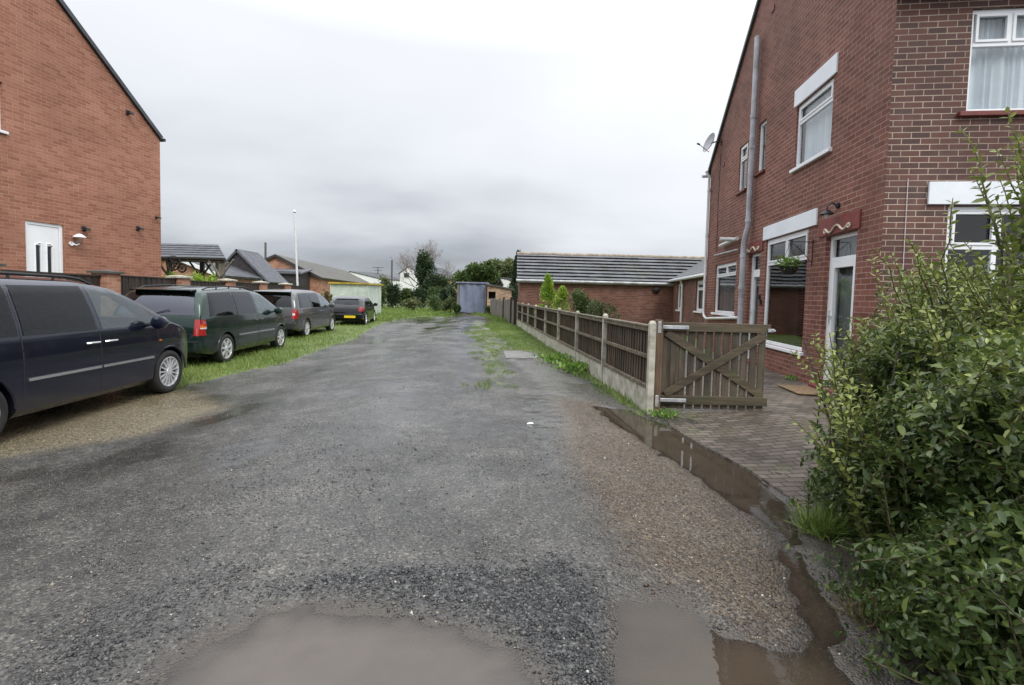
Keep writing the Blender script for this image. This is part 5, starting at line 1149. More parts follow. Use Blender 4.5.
def reg_moss(n):
    py = rng.uniform(7, 22, n); px = rng.uniform(-2, 1, n); m_ = sdf(px, py, MOSS)
    k = (m_+1.1*(fbm(px*1.6, py*1.6, 95)-.5) > .05) & (fbm(px*5, py*1.7, 93)+.12*rng.random(n) > .51); return px[k], py[k]
grass('moss_tufts', 90000, reg_moss, .034, label='low moss and grass tufts breaking up the middle of the track', width=2.4)
def reg_far(n):
    py = rng.uniform(26, 50, n); a = rng.uniform(372, 520, n); px = (a-512)/480*py; g_ = gridsample(gr, px, py)
    k = g_ > .5; return px[k], py[k]
grass('rough_grass', 26000, reg_far, .22, label='longer rough grass at the far end of the track', width=2.2)
def tuft(name, x, y, n, hgt, mat, label, lean=.6, tpl='blade', z=None, sp=.05, width=1.2, size=None, cat='weed'):
    z = float(gridsample(Z, np.array([x]), np.array([y]))[0]) if z is None else z
    P = np.stack([x+rng.normal(size=n)*sp, y+rng.normal(size=n)*sp, np.full(n, z-.005)], 1); D = rng.normal(size=(n, 3))*lean; D[:, 2] = np.abs(D[:, 2])*.6+.75
    if tpl == 'leaf': P[:, 2] += rng.random(n)*hgt; 
    o = scatter(name, P, D, (size or hgt)*rng.uniform(.5, 1.2, n), rng.random(n), mat, tpl, origin=(x, y, z), width=width); return tag(o, label, cat, kind='stuff' if tpl == 'leaf' else None)
q = G(822, 532); tuft('grass_tuft', q[0], q[1], 420, .20, 'grass', 'spiky pale grass tuft at the foot of the hedge beside the channel puddle', lean=1.0, width=.6, cat='grass tuft')
q = G(664, 416); tuft('weed', q[0], q[1], 150, .06, 'weed', 'leafy green weed at the foot of the gate post', tpl='leaf', sp=.10, size=.05)
q = G(735, 411); tuft('weed', q[0], q[1], 60, .04, 'weed', 'small bright weed below the middle of the gate', tpl='leaf', sp=.06, size=.05)
q = G(765, 413); tuft('weed', q[0], q[1], 40, .03, 'weed', 'small weed at the free end of the gate', tpl='leaf', sp=.05, size=.05)
q = G(700, 416); tuft('moss_patch', q[0], q[1], 500, .03, 'grass', 'mossy grass patch in the gap under the gate', tpl='blade', sp=.16, width=2)
q = G(576, 372); tuft('weed', q[0], q[1], 380, .14, 'weed', 'broad leafy weed clump against the concrete gravel board', tpl='leaf', sp=.18, size=.09)
q = G(556, 362); tuft('weed', q[0], q[1], 260, .12, 'weed', 'smaller weed clump farther along the fence foot', tpl='leaf', sp=.2, size=.09)
wq = SD.p(S(1.9), .08, 0); tuft('weed', wq.x, wq.y, 60, .04, 'weed', 'tiny weed growing at the wall foot under the picture window', tpl='leaf', sp=.07, size=.05, z=.09)
# ------------------------------------------------------------------ privet hedge
hroot = empty('privet_hedge', (2.7, 2.6, 0), 'large glossy green privet hedge filling the right foreground', 'hedge')
def hedge():
    P = []; D = []; S_ = []; T = []; stems = MB()
    def edge(Yv): return float(np.interp(Yv, [1.2, 1.6, 2.0, 2.4, 2.8, 3.3, 3.9], [1.38, 1.50, 1.66, 1.78, 1.95, 2.25, 2.7]))
    def topz(X_, Yv): return 1.16+.06*math.sin(X_*5)+.08*math.sin(Yv*4+1)+.48*min(1, max(0, X_-1.95))
    N_ = 2500
    for k in range(N_):
        # target point on or near the surface
        Yv = random.uniform(1.25, 3.8); xl = edge(Yv); u = random.random()
        if u < .62:   # left flank
            z = random.uniform(.03, 1.35)*(random.random() if random.random() < .3 else 1.); X_ = xl+.32*max(0, z-.55)*1.0+random.uniform(-.06, .22)+.12*math.sin(z*7+Yv*5)
            if z < .3: X_ += .10*random.random()
            outd = Vector((-1, -.35, .35))
        elif u < .76: # front (towards the camera)
            Yv = random.uniform(1.15, 1.5); X_ = random.uniform(edge(1.3), 3.6); z = random.uniform(.1, 1.4); outd = Vector((-.3, -1, .35))
        else:
            X_ = random.uniform(xl+.35, 4.2); z = topz(X_, Yv)+random.uniform(-.2, .06); outd = Vector((-.2, -.2, 1))
        ln = random.uniform(.22, .45); dirv = (outd.normalized()+Vector((random.gauss(0, .45), random.gauss(0, .45), random.gauss(.25, .4)))).normalized()
        tip = Vector((X_, Yv, z)); b_ = tip-dirv*ln; b_.z = max(b_.z, .02)
        m_ = int(ln/.03); side = dirv.orthogonal().normalized()
        if k % 2 == 0: stems.tube([b_, (b_+tip)/2+Vector((0, 0, -.01)), tip], [.004, .003, .0015], 4, caps=False)
        base_t = .30+.25*random.random()
        for i in range(m_):
            t = i/m_; p = b_.lerp(tip, t); a = (i % 2)*1.57+random.gauss(0, .3)
            sd_ = (Matrix.Rotation(a, 3, dirv) @ side)
            for s in (-1, 1):
                d = (sd_*s+dirv*.7+Vector((random.gauss(0, .25), random.gauss(0, .25), random.gauss(.05, .25))))
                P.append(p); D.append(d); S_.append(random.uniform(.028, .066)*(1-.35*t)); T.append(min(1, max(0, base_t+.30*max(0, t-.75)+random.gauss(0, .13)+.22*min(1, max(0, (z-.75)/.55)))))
    # long sprays reaching out of the top and to the left
    for k in range(150):
        if k < 13: X_, Yv, zt = random.uniform(2.35, 3.1), random.uniform(2.2, 2.8), random.uniform(1.7, 2.0)
        elif k < 36: X_, Yv, zt = random.uniform(2.36, 2.75), random.uniform(2.2, 2.5), random.uniform(1.95, 2.42)
        elif k < 120: Yv = random.uniform(1.9, 3.4); X_, zt = edge(Yv)+random.uniform(.25, 1.6), random.uniform(1.40, 1.78)
        else:
            Yv = random.uniform(2.3, 3.6); X_, zt = edge(Yv)+random.uniform(-.10, .12), random.uniform(.7, 1.35)
        lean = Vector((random.uniform(-.5, -.05) if k >= 36 else random.uniform(-.2, .1), random.uniform(-.25, .25), 0)); pts = []
        zb_ = zt-random.uniform(.55, .8)
        for i in range(7):
            t = i/6; pts.append(Vector((X_, Yv, 0))-lean*(1-t)*.6+lean*t*t*.4+Vector((random.gauss(0, .008), random.gauss(0, .008), zb_+(zt-zb_)*t)))
        stems.tube(pts, [.006-.0007*i for i in range(7)], 5, caps=False)
        nl = int((zt-zb_)/.026)
        for i in range(nl):
            t = i/nl; f_ = t*6; j = min(5, int(f_)); p = pts[j].lerp(pts[j+1], f_-j); a = (i % 2)*1.57+random.gauss(0, .25); ax_ = (pts[j+1]-pts[j]).normalized(); sd_ = Matrix.Rotation(a, 3, ax_) @ ax_.orthogonal().normalized()
            for s in (-1, 1):
                P.append(p); D.append(sd_*s+ax_*.55+Vector((0, 0, random.gauss(0, .2)))); S_.append(random.uniform(.045, .075)*(1-.45*t)); T.append(min(1, max(0, .62+.38*t+random.gauss(0, .1))))
    build(stems, 'stems', 'stem', hroot, uv=False)
    # dark inner twigs and fill leaves
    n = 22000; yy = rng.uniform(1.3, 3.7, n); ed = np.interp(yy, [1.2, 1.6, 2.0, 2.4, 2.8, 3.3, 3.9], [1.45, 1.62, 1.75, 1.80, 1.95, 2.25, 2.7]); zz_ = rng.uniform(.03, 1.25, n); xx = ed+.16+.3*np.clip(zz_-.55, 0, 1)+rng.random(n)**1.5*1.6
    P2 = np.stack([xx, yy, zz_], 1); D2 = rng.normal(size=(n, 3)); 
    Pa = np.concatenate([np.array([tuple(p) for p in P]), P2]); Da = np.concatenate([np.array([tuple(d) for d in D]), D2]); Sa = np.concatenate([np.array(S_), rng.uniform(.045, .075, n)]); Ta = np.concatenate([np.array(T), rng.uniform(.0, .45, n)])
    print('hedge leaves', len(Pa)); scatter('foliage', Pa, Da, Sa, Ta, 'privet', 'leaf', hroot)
    tk = MB()
    for k in range(40):
        X_, Yv = random.uniform(2.1, 3.6), random.uniform(1.5, 3.5); tk.tube([(X_, Yv, -.02), (X_+random.gauss(0, .05), Yv+random.gauss(0, .05), .5), (X_+random.gauss(0, .15), Yv+random.gauss(0, .15), 1.15)], [.014, .010, .006], 6)
    build(tk, 'trunk', 'bark', hroot, uv=False)
hedge()
# undergrowth at hedge foot
for (x, y, n, hh, lb) in ((868, 602, 260, .10, 'low leafy weeds at the hedge foot by the brown puddle'), (838, 572, 120, .07, 'small leafy weed standing at the edge of the brown puddle'), (890, 660, 260, .12, 'leafy weeds under the hedge in the bottom right corner')):
    q = G(x, y); tuft('weed', q[0], q[1], n//2, .03, 'bush', lb, tpl='leaf', sp=.085, size=.034)
q = G(872, 620); tuft('dry_grass', q[0], q[1], 160, .16, 'dry', 'dry straw-coloured grass blades among weeds at the hedge foot', lean=.9, width=.6, cat='grass tuft')
# ------------------------------------------------------------------ shrubs behind fence
def shrub(name, c, r, n, leaf, mat, label, cat='shrub', stems=8, tpl='quad', clumps=14, group=None, cone=False, zb=0.):
    c = Vector(c); root = empty(name, (c.x, c.y, zb), label, cat, group)
    Ps, Ds, Ss, Ts = [], [], [], []
    for k in range(clumps):
        if cone:
            t = random.random()**.8; rr = (1-t)*.85+.08; a = random.uniform(0, 6.28); cc = (c.x+math.cos(a)*r[0]*rr*.95, c.y+math.sin(a)*r[1]*rr*.95, c.z-r[2]+2*r[2]*t*.95); cr = (r[0]*.5*rr+.08, r[1]*.5*rr+.08, r[2]*.22)
        else:
            d = Vector((random.gauss(0, 1), random.gauss(0, 1), random.gauss(.1, .9))).normalized()*random.uniform(.35, .8); cc = (c.x+d.x*r[0], c.y+d.y*r[1], max(zb+.1, c.z+d.z*r[2])); q = random.uniform(.28, .5); cr = (r[0]*q, r[1]*q, r[2]*q)
        m_ = n//clumps; P, D, s_ = blob(m_, cc, cr, leaf, up=.9 if cone else .3, shell=.35); Ps.append(P); Ds.append(D); Ss.append(s_); Ts.append(np.clip(rng.random(m_)*.5+random.uniform(0, .5), 0, 1))
    P = np.concatenate(Ps); P[:, 2] = np.maximum(P[:, 2], zb+.02)
    scatter('foliage', P, np.concatenate(Ds), np.concatenate(Ss), np.concatenate(Ts), mat, tpl, root)
    mb = MB()
    for k in range(stems):
        mb.tube([(c.x+random.gauss(0, .04), c.y+random.gauss(0, .04), zb-.05), (c.x+random.gauss(0, r[0]*.2), c.y+random.gauss(0, r[1]*.2), (zb+c.z)/2), (c.x+random.gauss(0, r[0]*.45), c.y+random.gauss(0, r[1]*.45), c.z+r[2]*.5)], [.02, .014, .005], 5)
    build(mb, 'stems', 'stem', root, uv=False); return root
def sh_at(x0, x1, ytop, Y_, **k):
    a = at(x0, ytop, Y_); b = at(x1, ytop, Y_); zb = k.pop('zb', 0.); h = a.z-zb; return dict(c=((a.x+b.x)/2, Y_, zb+h/2), r=((b.x-a.x)/2, (b.x-a.x)/2, h/2), zb=zb, **k)
shrub('conifer_shrub', **sh_at(534, 562, 276, 17.), n=5200, leaf=.075, mat='lime_leaf', label='bright yellow-green pointed conifer behind the fence', clumps=40, cone=True)
shrub('conifer_shrub', **sh_at(547, 577, 286, 16.), n=3600, leaf=.07, mat='lime_leaf', label='shorter lime green shrub right of the pointed conifer', clumps=26, cone=True)
shrub('garden_shrub', **sh_at(562, 596, 287, 15.), n=3000, leaf=.08, mat='bush', label='loose mid-green shrub behind the fence against the outbuilding wall', clumps=12)
shrub('garden_shrub', **sh_at(584, 622, 294, 13.), n=2400, leaf=.075, mat='olive_leaf', label='sparse leafy shrub behind the fence, nearest the gate', clumps=10)
shrub('garden_shrub', **sh_at(510, 520, 300, 30.), n=1500, leaf=.14, mat='bush', label='ivy-like shrub at the corner of the old brick shed', clumps=8)
# ------------------------------------------------------------------ far end: shed, outhouse, fence, trees, hedges
def gable_house(name, Yf, xl, xr, y_e, x_r, y_r, depth, wallm, roofm, label, base=-.2, side=None, verge=None, ridge_len=None, cat='house', ov=.3):
    """gable faces the camera; xl/xr eaves in the photo at distance Yf, ridge at x_r,y_r; depth away"""
    a = at(xl, y_e[0], Yf); b = at(xr, y_e[1], Yf); r = at(x_r, y_r, Yf); root = empty(name, ((a.x+b.x)/2, Yf, 0), label, cat)
    d = Vector(side or (0, 1, 0)).normalized()*depth; mb = MB()
    G0 = [Vector((a.x, Yf, base)), Vector((b.x, Yf, base)), Vector((b.x, Yf, b.z)), Vector((r.x, Yf, r.z)), Vector((a.x, Yf, a.z))]
    mb.prism(G0, d); build(mb, 'wall', wallm, root)
    mb = MB(); e = -d.normalized()*.15; up = Vector((0, 0, .09))
    va = (G0[4]-G0[3]).normalized()*ov; vb = (G0[2]-G0[3]).normalized()*ov
    for P0, v_ in ((G0[4], va), (G0[2], vb)):
        roof_slab(mb, P0+v_+e+up, P0+v_+d-e+up, G0[3]+d-e+up, G0[3]+e+up, .12)
    build(mb, 'roof', roofm, root)
    if verge:
        mb = MB()
        for P0, v_ in ((G0[4], va), (G0[2], vb)): mb.prism([P0+v_+e*1.2-up*1.2, P0+v_+e*1.2+up, G0[3]+e*1.2+up, G0[3]+e*1.2-up*1.2], -d.normalized()*.05)
        build(mb, 'bargeboard', verge, root)
    return root, G0, d
# dark gabled barn
rt_, G0, d_ = gable_house('gabled_barn', 30., 208, 267, (283, 280), 237.5, 250.5, 2.3, 'dark_board', 'felt', 'dark boarded gabled barn with a pale grey lower wall behind the fence', side=(0, 1, 0), cat='barn')
mb = MB(); a = at(232, 277, 29.85); b = at(262, 278, 29.85); mb.box((a.x-2.5, 29.8, 0), (b.x, 29.95, a.z)); build(mb, 'lower_wall', 'barn_wall', rt_)
mb = MB(); a = at(222, 271, 29.9); b = at(234, 268, 29.9); mb.box((a.x, 29.8, a.z), (b.x, 29.95, b.z)); build(mb, 'sign_board', 'barn_wall', rt_)
# brown roof lean-to house with white verge behind the gazebo
gable_house('brick_bungalow', 26., 120, 220, (276, 275), 170, 254.5, 4, 'brick_orange', 'slate', 'brick bungalow with a white-edged roof seen through the timber shelter', side=(0, 1, 0), verge='white_board')
# bungalow with long roof
rt_, G0, d_ = gable_house('brick_bungalow', 38., 232, 319, (274, 277), 276, 255.5, 25, 'brick_orange', 'brown_tile', 'brick bungalow with a long brown tiled roof behind the white flagpole', side=(-.13, 1, 0), verge='dark_board')
a = at(278, 272, 37.8); b = at(309, 276, 37.8)
mb = MB(); mb.box((a.x, 36.2, 0), (b.x, 37.95, a.z-.0)); lt = build(mb, 'porch', 'dark_board', rt_); mb = MB(); roof_slab(mb, (a.x-.2, 36., a.z-.1), (b.x+.2, 36., a.z-.1), (b.x+.2, 38., a.z+.3), (a.x-.2, 38., a.z+.3), .1); build(mb, 'porch_roof', 'felt', lt)
# side wing under the long roof: windows strip
for k in range(3):
    pass
gable_house('far_house', 95., 344, 381, (281, 279), 350, 271.5, 7, 'render', 'slate', 'distant house with white gable and dark roof beyond the green shed', side=(.55, .8, 0))
rt_, G0, d_ = gable_house('far_house', 90., 400, 418, (273, 273), 409, 266, 10, 'render', 'slate', 'small white rendered house with one window left of the ivy-clad tree', side=(.5, .8, 0))
a = at(404, 273, 89.8); b = at(409, 277, 89.8); mb = MB(); mb.box((a.x, 89.8, b.z), (b.x, 89.95, a.z)); build(mb, 'window', 'darkglass', rt_)
hy = 85.; ha, hb_, hr0, hr1 = at(432, 278.5, hy), at(460, 278.5, hy), at(430, 267.5, hy+5), at(441, 267.5, hy+5)
hh_ = empty('far_house', ((ha.x+hb_.x)/2, hy, 0), 'buff brick house with grey hipped roof right of the ivy-clad tree', 'house')
mb = MB(); mb.box((ha.x, hy, -.2), (hb_.x, hy+10, ha.z)); build(mb, 'wall', 'cream_brick', hh_)
mb = MB(); o_ = .4; mb.add([(ha.x-o_, hy-o_, ha.z), (hb_.x+o_, hy-o_, ha.z), (hb_.x+o_, hy+10+o_, ha.z), (ha.x-o_, hy+10+o_, ha.z), (hr0.x, hy+5, hr0.z), (hr1.x, hy+5, hr0.z)], [(0, 1, 5, 4), (1, 2, 5), (2, 3, 4, 5), (3, 0, 4), (3, 2, 1, 0)]); build(mb, 'roof', 'slate', hh_)
gable_house('far_house', 60., 503, 530, (284, 284), 500, 278, 8, 'render', 'slate', 'low grey roof showing between the trees and the outbuilding', side=(.9, .5, 0))
# timber gazebo
gY = 19.; A_ = at(158, 256.5, gY); B_ = at(226, 257.5, gY); Rr = at(218, 244.5, gY+1.); gz0 = .3
gaz = empty('timber_gazebo', ((A_.x+B_.x)/2, gY, gz0), 'open timber shelter with a grey felt roof beside the orange house', 'shelter')
mb = MB(); roof_slab(mb, (A_.x-1.5, gY-.2, A_.z), (B_.x+.1, gY-.2, A_.z), (Rr.x, gY+1.0, Rr.z), (A_.x-1.5, gY+1.0, Rr.z), .08); roof_slab(mb, (A_.x-1.5, gY+2.2, A_.z), (B_.x-1.4, gY+2.2, A_.z), (Rr.x, gY+1.0, Rr.z), (A_.x-1.5, gY+1.0, Rr.z), .08)
for k in range(1, 6):
    t = k/6; mb.box((A_.x-1.5, gY-.2+1.2*t-.02, A_.z+(Rr.z-A_.z)*t), ((B_.x+.08)*(1-t)+(Rr.x-.02)*t, gY-.2+1.2*t+.02, A_.z+(Rr.z-A_.z)*t+.02))
build(mb, 'roof', 'felt', gaz)
for (x, y) in ((B_.x-.15, gY), (B_.x-1.55, gY+2.0), (A_.x+.45, gY), (A_.x+.45, gY+2.0)):
    mb = MB(); mb.box((x-.07, y-.07, gz0-.4), (x+.07, y+.07, A_.z)); build(mb, 'post', 'old_board' if x > A_.x+1 else 'dark_fence', gaz)
    for sg in (-1, 1):
        mb = MB(); mb.bar((x, y-.09, A_.z-.75), (x+sg*.5, y-.09, A_.z-.05), .05, .08, (0, 1, 0)); build(mb, 'brace', 'old_board' if x > A_.x+1 else 'dark_fence', gaz)
mb = MB(); mb.box((A_.x-1.4, gY-.12, A_.z-.16), (B_.x, gY+.0, A_.z-.02)); build(mb, 'beam', 'dark_fence', gaz)
for (xi, yi, rr, lb) in ((173.5, 263, .27, 'larger dark cartwheel hung under the timber shelter'), (182, 268, .16, 'small dark round ornament beside the cartwheel under the shelter')):
    q = at(xi, yi, gY-.15); mb = MB(); mb.tube([q+Vector((rr*math.cos(t/20*6.2832), 0, rr*math.sin(t/20*6.2832))) for t in range(21)], .035, 6)
    for k in range(4): t = k/4*3.1416; mb.tube([q+Vector((rr*math.cos(t), 0, rr*math.sin(t))), q-Vector((rr*math.cos(t), 0, rr*math.sin(t)))], .018, 5)
    tag(build(mb, 'cart_wheel', 'black', None, tuple(q), uv=False), lb, 'ornament')
for (x0, x1, yt, Y_, lb) in ((160, 186, 272, 16.5, 'bright green clipped hedge behind the fence, below the cartwheel'), (184, 212, 268.5, 17., 'bright green clipped hedge behind the fence, middle of the shelter'), (205, 222, 276, 16.5, 'bright green bush by the shelter post')):
    shrub('hedge_shrub', **sh_at(x0, x1, yt, Y_, zb=.2), n=3200, leaf=.09, mat='lime_leaf', label=lb, clumps=26)
# conservatory-like greys: green shed
sA = at(331, 283.5, 31.); sB = at(367, 283, 31.); shed = empty('garden_shed', ((sA.x+sB.x)/2, 31., -.15), 'pale green shed with an ochre roof edge behind the black hatchback', 'shed')
mb = MB(); mb.box((sA.x, 31., -.2), (sB.x, 34.4, sA.z)); build(mb, 'wall', 'green_board', shed)
mb = MB(); 
for k in range(0, 5): x = sA.x+(sB.x-sA.x)*k/4; mb.box((x-.04, 30.96, -.1), (x+.04, 31.0-.003, sA.z-.1))
for k in range(1, 4): mb.box((sB.x+.003, 31.+3.4*k/4-.03, -.1), (sB.x+.035, 31.+3.4*k/4+.03, sA.z-.1))
build(mb, 'batten', 'green_board', shed)
mb = MB(); mb.box((sA.x-.12, 30.85, sA.z), (sB.x+.12, 34.5, sA.z+.09)); build(mb, 'roof', 'ochre', shed)
# dry plant by the shed
shrub('dry_bush', **sh_at(318, 334, 292, 27., zb=-.1), n=900, leaf=.16, mat='dry', label='straw-coloured bush left of the green shed', clumps=10)
# blue-fronted shed
bY = 36.; bA = at(457.5, 283, bY); bB = at(486.5, 283, bY); bs = empty('tarp_shed', ((bA.x+bB.x)/2, bY, 0), 'box shed with a faded blue-grey sheet over its front', 'shed')
mb = MB(); mb.box((bA.x, bY+.02, -.1), (bB.x, bY+3, bA.z)); build(mb, 'wall', 'old_board', bs)
mb = MB(); n = 24; vs = []
for j in range(9):
    for i in range(n+1):
        u = i/n; v = j/8; vs.append((bA.x+.18+(bB.x-bA.x-.25)*u, bY-.05-.04*math.sin(u*21+v*2)-.03*math.sin(u*9+v*5), .12+(bA.z-.2)*v+.03*math.sin(u*13)*(1-v)))
mb.add(vs, [(j*(n+1)+i, j*(n+1)+i+1, (j+1)*(n+1)+i+1, (j+1)*(n+1)+i) for j in range(8) for i in range(n)]); build(mb, 'tarpaulin', 'blue_tarp', bs, smooth_=True)
mb = MB(); mb.box((bA.x-.1, bY-.15, bA.z), (bB.x+.1, bY+3.1, bA.z+.1)); build(mb, 'roof', 'blue_trim', bs)
mb = MB(); mb.box((bA.x-.02, bY-.04, 0), (bA.x+.12, bY+.018, bA.z)); mb.box((bB.x-.08, bY-.04, 0), (bB.x+.02, bY+.018, bA.z)); build(mb, 'frame', 'old_board', bs)
# old brick outhouse with black opening
oY = 35.; oA = at(487.5, 285, oY); oB = at(511.5, 290, oY); oh = empty('brick_outhouse', ((oA.x+oB.x)/2, oY, 0), 'old buff brick outhouse with a black opening beside the blue-fronted shed', 'outhouse')
OF = Frame((oA.x, oY, 0), 90, -1); w_ = oB.x-oA.x; o1 = at(488.5, 291.5, oY); o2 = at(495.5, 299, oY)
hz = (o1.x-oA.x, o2.x-oA.x, o2.z, o1.z)
OF = Frame((oA.x, oY, 0), 90, 1)
OF.n = Vector((0, -1, 0))
build(wall(OF, 0, w_, -.1, oB.z-.1, [hz], [(0, oB.z-.1), (w_, oB.z-.1), (w_, oB.z), (0, oA.z)], th=.25), 'wall', 'brick_old', oh, recalc=False)
mb = MB(); mb.box((oA.x, oY+1.5, -.1), (oB.x, oY+2.5, oB.z-.1)); build(mb, 'back_wall', 'dim_inside', oh); mb = MB(); mb.box((oB.x-.2, oY+.003, -.1), (oB.x, oY+1.5, oB.z)); build(mb, 'side_wall', 'brick_old', oh)  # back wall coloured near-black as the shade inside the opening
mb = MB(); mb.hexa([(oA.x-.1, oY-.12, oA.z), (oB.x+.15, oY-.12, oB.z), (oB.x+.15, oY+2.6, oB.z), (oA.x-.1, oY+2.6, oA.z), (oA.x-.1, oY-.12, oA.z+.1), (oB.x+.15, oY-.12, oB.z+.1), (oB.x+.15, oY+2.6, oB.z+.1), (oA.x-.1, oY+2.6, oA.z+.1)]); build(mb, 'roof', 'brown_tile', oh)
# old board fence continuing the concrete-posted one
xe, ye = FPx[-1]; of = empty('board_fence', (xe, ye, 0), 'grey weathered picket board fence beyond the concrete-posted fence', 'fence')
pts_ = [(xe-.1, ye+.3), (-.5, 28.), (-1.55, 34.)]
mb = MB()
for (xa, ya), (xb, yb) in zip(pts_[:-1], pts_[1:]):
    Lf = math.hypot(xb-xa, yb-ya); n = int(Lf/.16); f = Frame((xa, ya, 0), math.degrees(math.atan2(xb-xa, yb-ya)), 1)
    for k in range(n): f.box(mb, k*.16, k*.16+.125, 0, .02, -.05, 1.15+.12*random.random())
    m2 = MB(); f.box(m2, 0, Lf, -.05, -.003, .35, .43); f.box(m2, 0, Lf, -.05, -.003, .95, 1.03); build(m2, 'rail', 'old_board', of)
build(mb, 'boards', 'old_board', of)
for (x, y) in ((xe-.12, ye+.25), (xe-.3, ye+1.6), (-.5, 28.)): 
    mb = MB(); mb.box((x-.07, y-.07, -.1), (x+.07, y+.07, 1.35)); build(mb, 'post', 'dark_fence', of)
# trees
def branches(mb, p, d, ln, r, lvl, tips, spread=.5, up=.15):
    q = p+d*ln; mid = (p+q)/2+Vector((random.gauss(0, .04), random.gauss(0, .04), 0))*ln
    mb.tube([p, mid, q], [r, r*.85, r*.68], 6 if lvl > 2 else 4, caps=False); tips.append((q, d, lvl))
    if lvl <= 0: return
    for k in range(random.choice((2, 3)) if lvl > 1 else 3):
        nd = (d+Vector((random.gauss(0, spread), random.gauss(0, spread), random.gauss(up, spread*.6)))).normalized(); branches(mb, q, nd, ln*random.uniform(.62, .85), r*.62, lvl-1, tips, spread, up)
def tree(name, base, h, mat, label, leaf=.2, n=4000, lvl=4, spread=.5, trunk=.2, leafless=False, group=None, crown=None, twig='bark', up=.15, tf=.27):
    root = empty(name, base, label, 'tree', group); mb = MB(); tips = []
    b = Vector(base); branches(mb, b-Vector((0, 0, .1)), Vector((random.gauss(0, .03), 0, 1)).normalized(), h*tf, trunk, lvl, tips, spread, up)
    build(mb, 'trunk', twig, root, uv=False)
    if not leafless:
        Ps, Ds, Ss, Ts = [], [], [], []; tt = [t for t in tips if t[2] <= 2]; m_ = max(4, n//len(tt))
        for q, d, l in tt:
            P, D, s_ = blob(m_, tuple(q), (h*.09,)*3, leaf, shell=.2); Ps.append(P); Ds.append(D); Ss.append(s_); Ts.append(np.clip(rng.random(m_)*.5+random.uniform(0, .5), 0, 1))
        scatter('crown', np.concatenate(Ps), np.concatenate(Ds), np.concatenate(Ss), np.concatenate(Ts), mat, 'quad', root)
    return root
TG = 'trees beyond the far end of the track'
q = at(424, 300, 63.5); bt = empty('bare_tree', (q.x, 63.5, 0), 'leafless pale tree spreading behind the dark ivy-clad tree', 'tree', TG)
mb = MB(); mb.tube([(q.x, 63.5, -.2), (q.x, 63.5, 2.2)], [.28, .22], 8); build(mb, 'trunk', 'twig', bt, uv=False)
for kk, an in enumerate((-62, -46, -32, -18, -6, 6, 18, 32, 46, 62)):
    mb = MB(); dd = Vector((math.sin(R(an)), random.uniform(-.25, .25), math.cos(R(an)))).normalized()
    branches(mb, Vector((q.x+dd.x*.1, 63.5, 1.7+.25*(kk % 3))), dd, 1.85-.006*abs(an), .075, 6, [], .40, .08); build(mb, 'limb', 'twig', bt, uv=False)
q1 = at(424, 251, 60.); shrub('ivy_tree', ((at(424, 300, 60.).x), 60., q1.z/2+.2), (1.25, 1.3, q1.z/2-.3), 7000, .30, 'dark_leaf', 'dark narrow ivy-clad tree in front of the bare tree', 'tree', 3, clumps=30)
q1 = at(438, 270, 58.); shrub('ivy_bush', (q1.x, 58., q1.z/2), (1.9, 1.5, q1.z/2), 4000, .26, 'dark_leaf', 'dark rounded bush right of the ivy-clad tree', 'bush', 4, clumps=24)
for (x, yt, Y_, h_, m_, lb) in ((478, 262, 58., None, 'bush', 'rounded green tree behind the blue-fronted shed'), (492, 259, 62., None, 'olive_leaf', 'taller olive-green tree behind the old outhouse'), (503, 257, 66., None, 'bush', 'loose tree left of the dark conifer'), (466, 268, 70., None, 'bush', 'small tree peeping over the left edge of the blue shed')):
    z = at(x, yt, Y_).z; b = at(x, 300, Y_); tree('leafy_tree', (b.x, Y_, 0), z*1.12, m_, lb, leaf=.34, n=9000, lvl=4, spread=.7, trunk=.2, group=TG)
z = at(518, 253, 48.).z; b = at(518, 300, 48.); shrub('dark_conifer', (b.x, 48., z/2), (1.3, 1.3, z/2), 6000, .22, 'dark_leaf', 'dark conifer at the left end of the tiled outbuilding roof', 'tree', 2, clumps=40, cone=True)
i = 0
HLAB = ['far hedge clump next to the green shed', 'far hedge clump below the tall dark pole', 'far hedge clump in front of the small white house', 'far hedge clump at the foot of the ivy-clad tree', 'far hedge clump below the buff house', 'far hedge clump beside the blue-fronted shed']
for (x0, x1, yt, Y_) in ((370, 388, 283, 46.), (384, 402, 284, 48.), (398, 416, 287, 50.), (412, 430, 286, 50.), (426, 446, 287, 48.), (440, 459, 285, 46.)):
    shrub('hedge_shrub', **sh_at(x0, x1, yt, Y_), n=4200, leaf=.2, mat='dark_leaf' if i % 2 else 'bush', label=HLAB[i], clumps=22, group='hedge across the far end'); i += 1
shrub('rough_bush', **sh_at(373, 392, 277, 60.), n=3500, leaf=.25, mat='olive_leaf', label='yellowish bush above the hedge left of the tall pole', clumps=16)
for i, (x0, x1, yt, Y_, m_, lb) in enumerate(((400, 425, 297, 42., 'olive_leaf', 'low bramble heap before the far hedge, left one'), (425, 445, 296, 41., 'bush', 'low bramble heap before the far hedge, middle one'), (442, 458, 297, 38., 'olive_leaf', 'low bramble heap left of the blue shed'), (486, 493, 305, 35., 'bush', 'weedy clump between blue shed and board fence'), (452, 460, 303, 35., 'bush', 'green clump at the left foot of the blue shed'))):
    shrub('bramble', **sh_at(x0, x1, yt, Y_), n=1800, leaf=.14, mat=m_, label=lb, clumps=14)
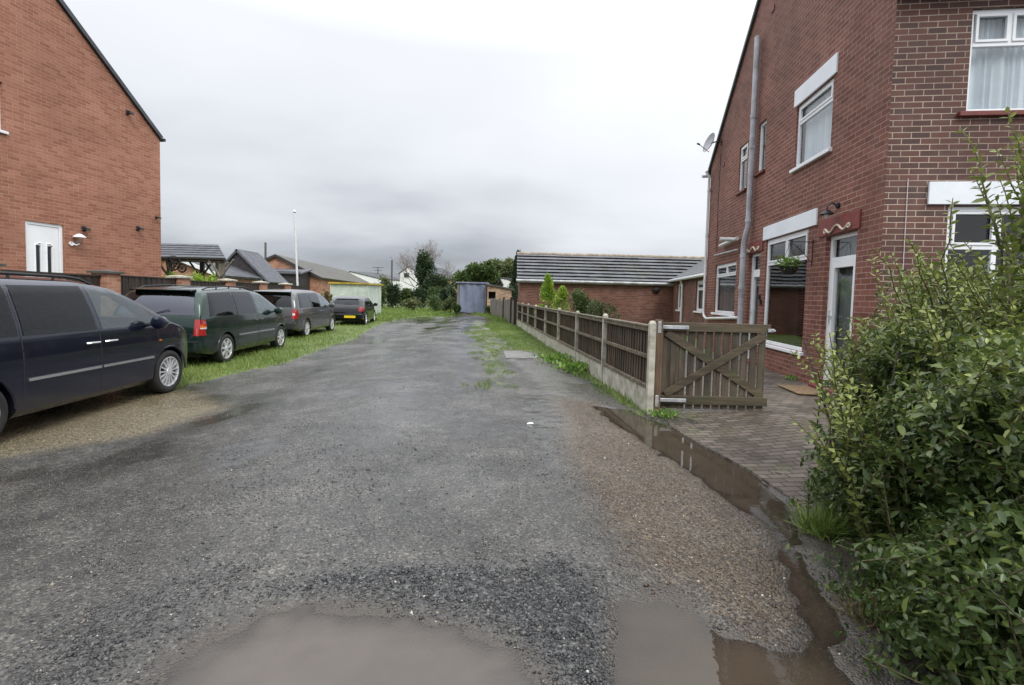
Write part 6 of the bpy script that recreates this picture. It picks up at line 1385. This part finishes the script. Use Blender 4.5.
for k, (x, y, w_) in enumerate(((438, 303, .5), (447, 304, .35))):
    q = G(x, y); mb = MB()
    for j in range(26): p = Vector((q[0]+random.gauss(0, w_), q[1]+random.gauss(0, .3), random.random()*.5*w_)); mb.box(p-Vector((.12, .1, .08)), p+Vector((.12, .1, .08)))
    tag(build(mb, 'rubble_heap', 'rubble', None, (q[0], q[1], 0)), ['brown rubble heap before the far hedge', 'smaller pile of rubble nearer the blue shed'][k], 'rubble')
# poles
def pole(name, x, y0, Y_, r, mat, label, top=None, arms=()):
    a = at(x, y0, Y_); root = empty(name, (a.x, Y_, -.1), label, 'pole'); mb = MB(); tx = at(top, y0, Y_).x if top else a.x
    mb.tube([(a.x, Y_, -.3), (tx, Y_, a.z)], [r*1.2, r], 10); build(mb, 'shaft', mat, root, smooth_=True, uv=False)
    for dz, w_ in arms: mb = MB(); mb.box((tx-w_, Y_-.05, a.z-dz-.05), (tx+w_, Y_+.05, a.z-dz+.05)); build(mb, 'cross_arm', mat, root, uv=False)
    return root
fp = pole('flagpole', 299.5, 214, 24., .045, 'white_pipe', 'tall thin white flagpole leaning slightly beside the fence pillars', top=294.5)
q = at(294.5, 212, 24.); mb = MB(); mb.lathe([(0, .12), (.07, .06), (.09, 0), (.05, -.04), (0, -.05)], q, n=12); build(mb, 'finial', 'white_pipe', fp, uv=False)
pole('telegraph_pole', 265.5, 242.5, 55., .11, 'pole', 'short dark telegraph pole behind the brick bungalow')
pole('telegraph_pole', 392, 260, 62., .10, 'pole', 'dark telegraph pole rising above the far hedge, right of the green shed')
pole('telegraph_pole', 378, 267, 100., .10, 'pole', 'thin distant pole with cross arms left of the dark telegraph pole', arms=((.1, 1.2), (.7, .8)))
# bird bath / pots removed; wind-blown leaves and litter on the ground
LT = 'fallen leaves on the wet track'
for k, (x, y) in enumerate(((530, 423), (512, 437), (300, 590), (905, 470))):
    pass
q = G(530, 423); mb = MB(); z_ = float(gridsample(Z, np.array([q[0]]), np.array([q[1]]))[0])
mb.add([(q[0]-.035, q[1]-.02, z_+.006), (q[0]+.04, q[1]-.015, z_+.010), (q[0]+.03, q[1]+.03, z_+.014), (q[0]-.03, q[1]+.025, z_+.007), (q[0], q[1]+.005, z_+.022)], [(0, 1, 4), (1, 2, 4), (2, 3, 4), (3, 0, 4)])
tag(build(mb, 'paper_scrap', 'upvc', None, (q[0], q[1], z_), recalc=False), 'small white paper scrap lying in the middle of the track', 'litter')
print('done')
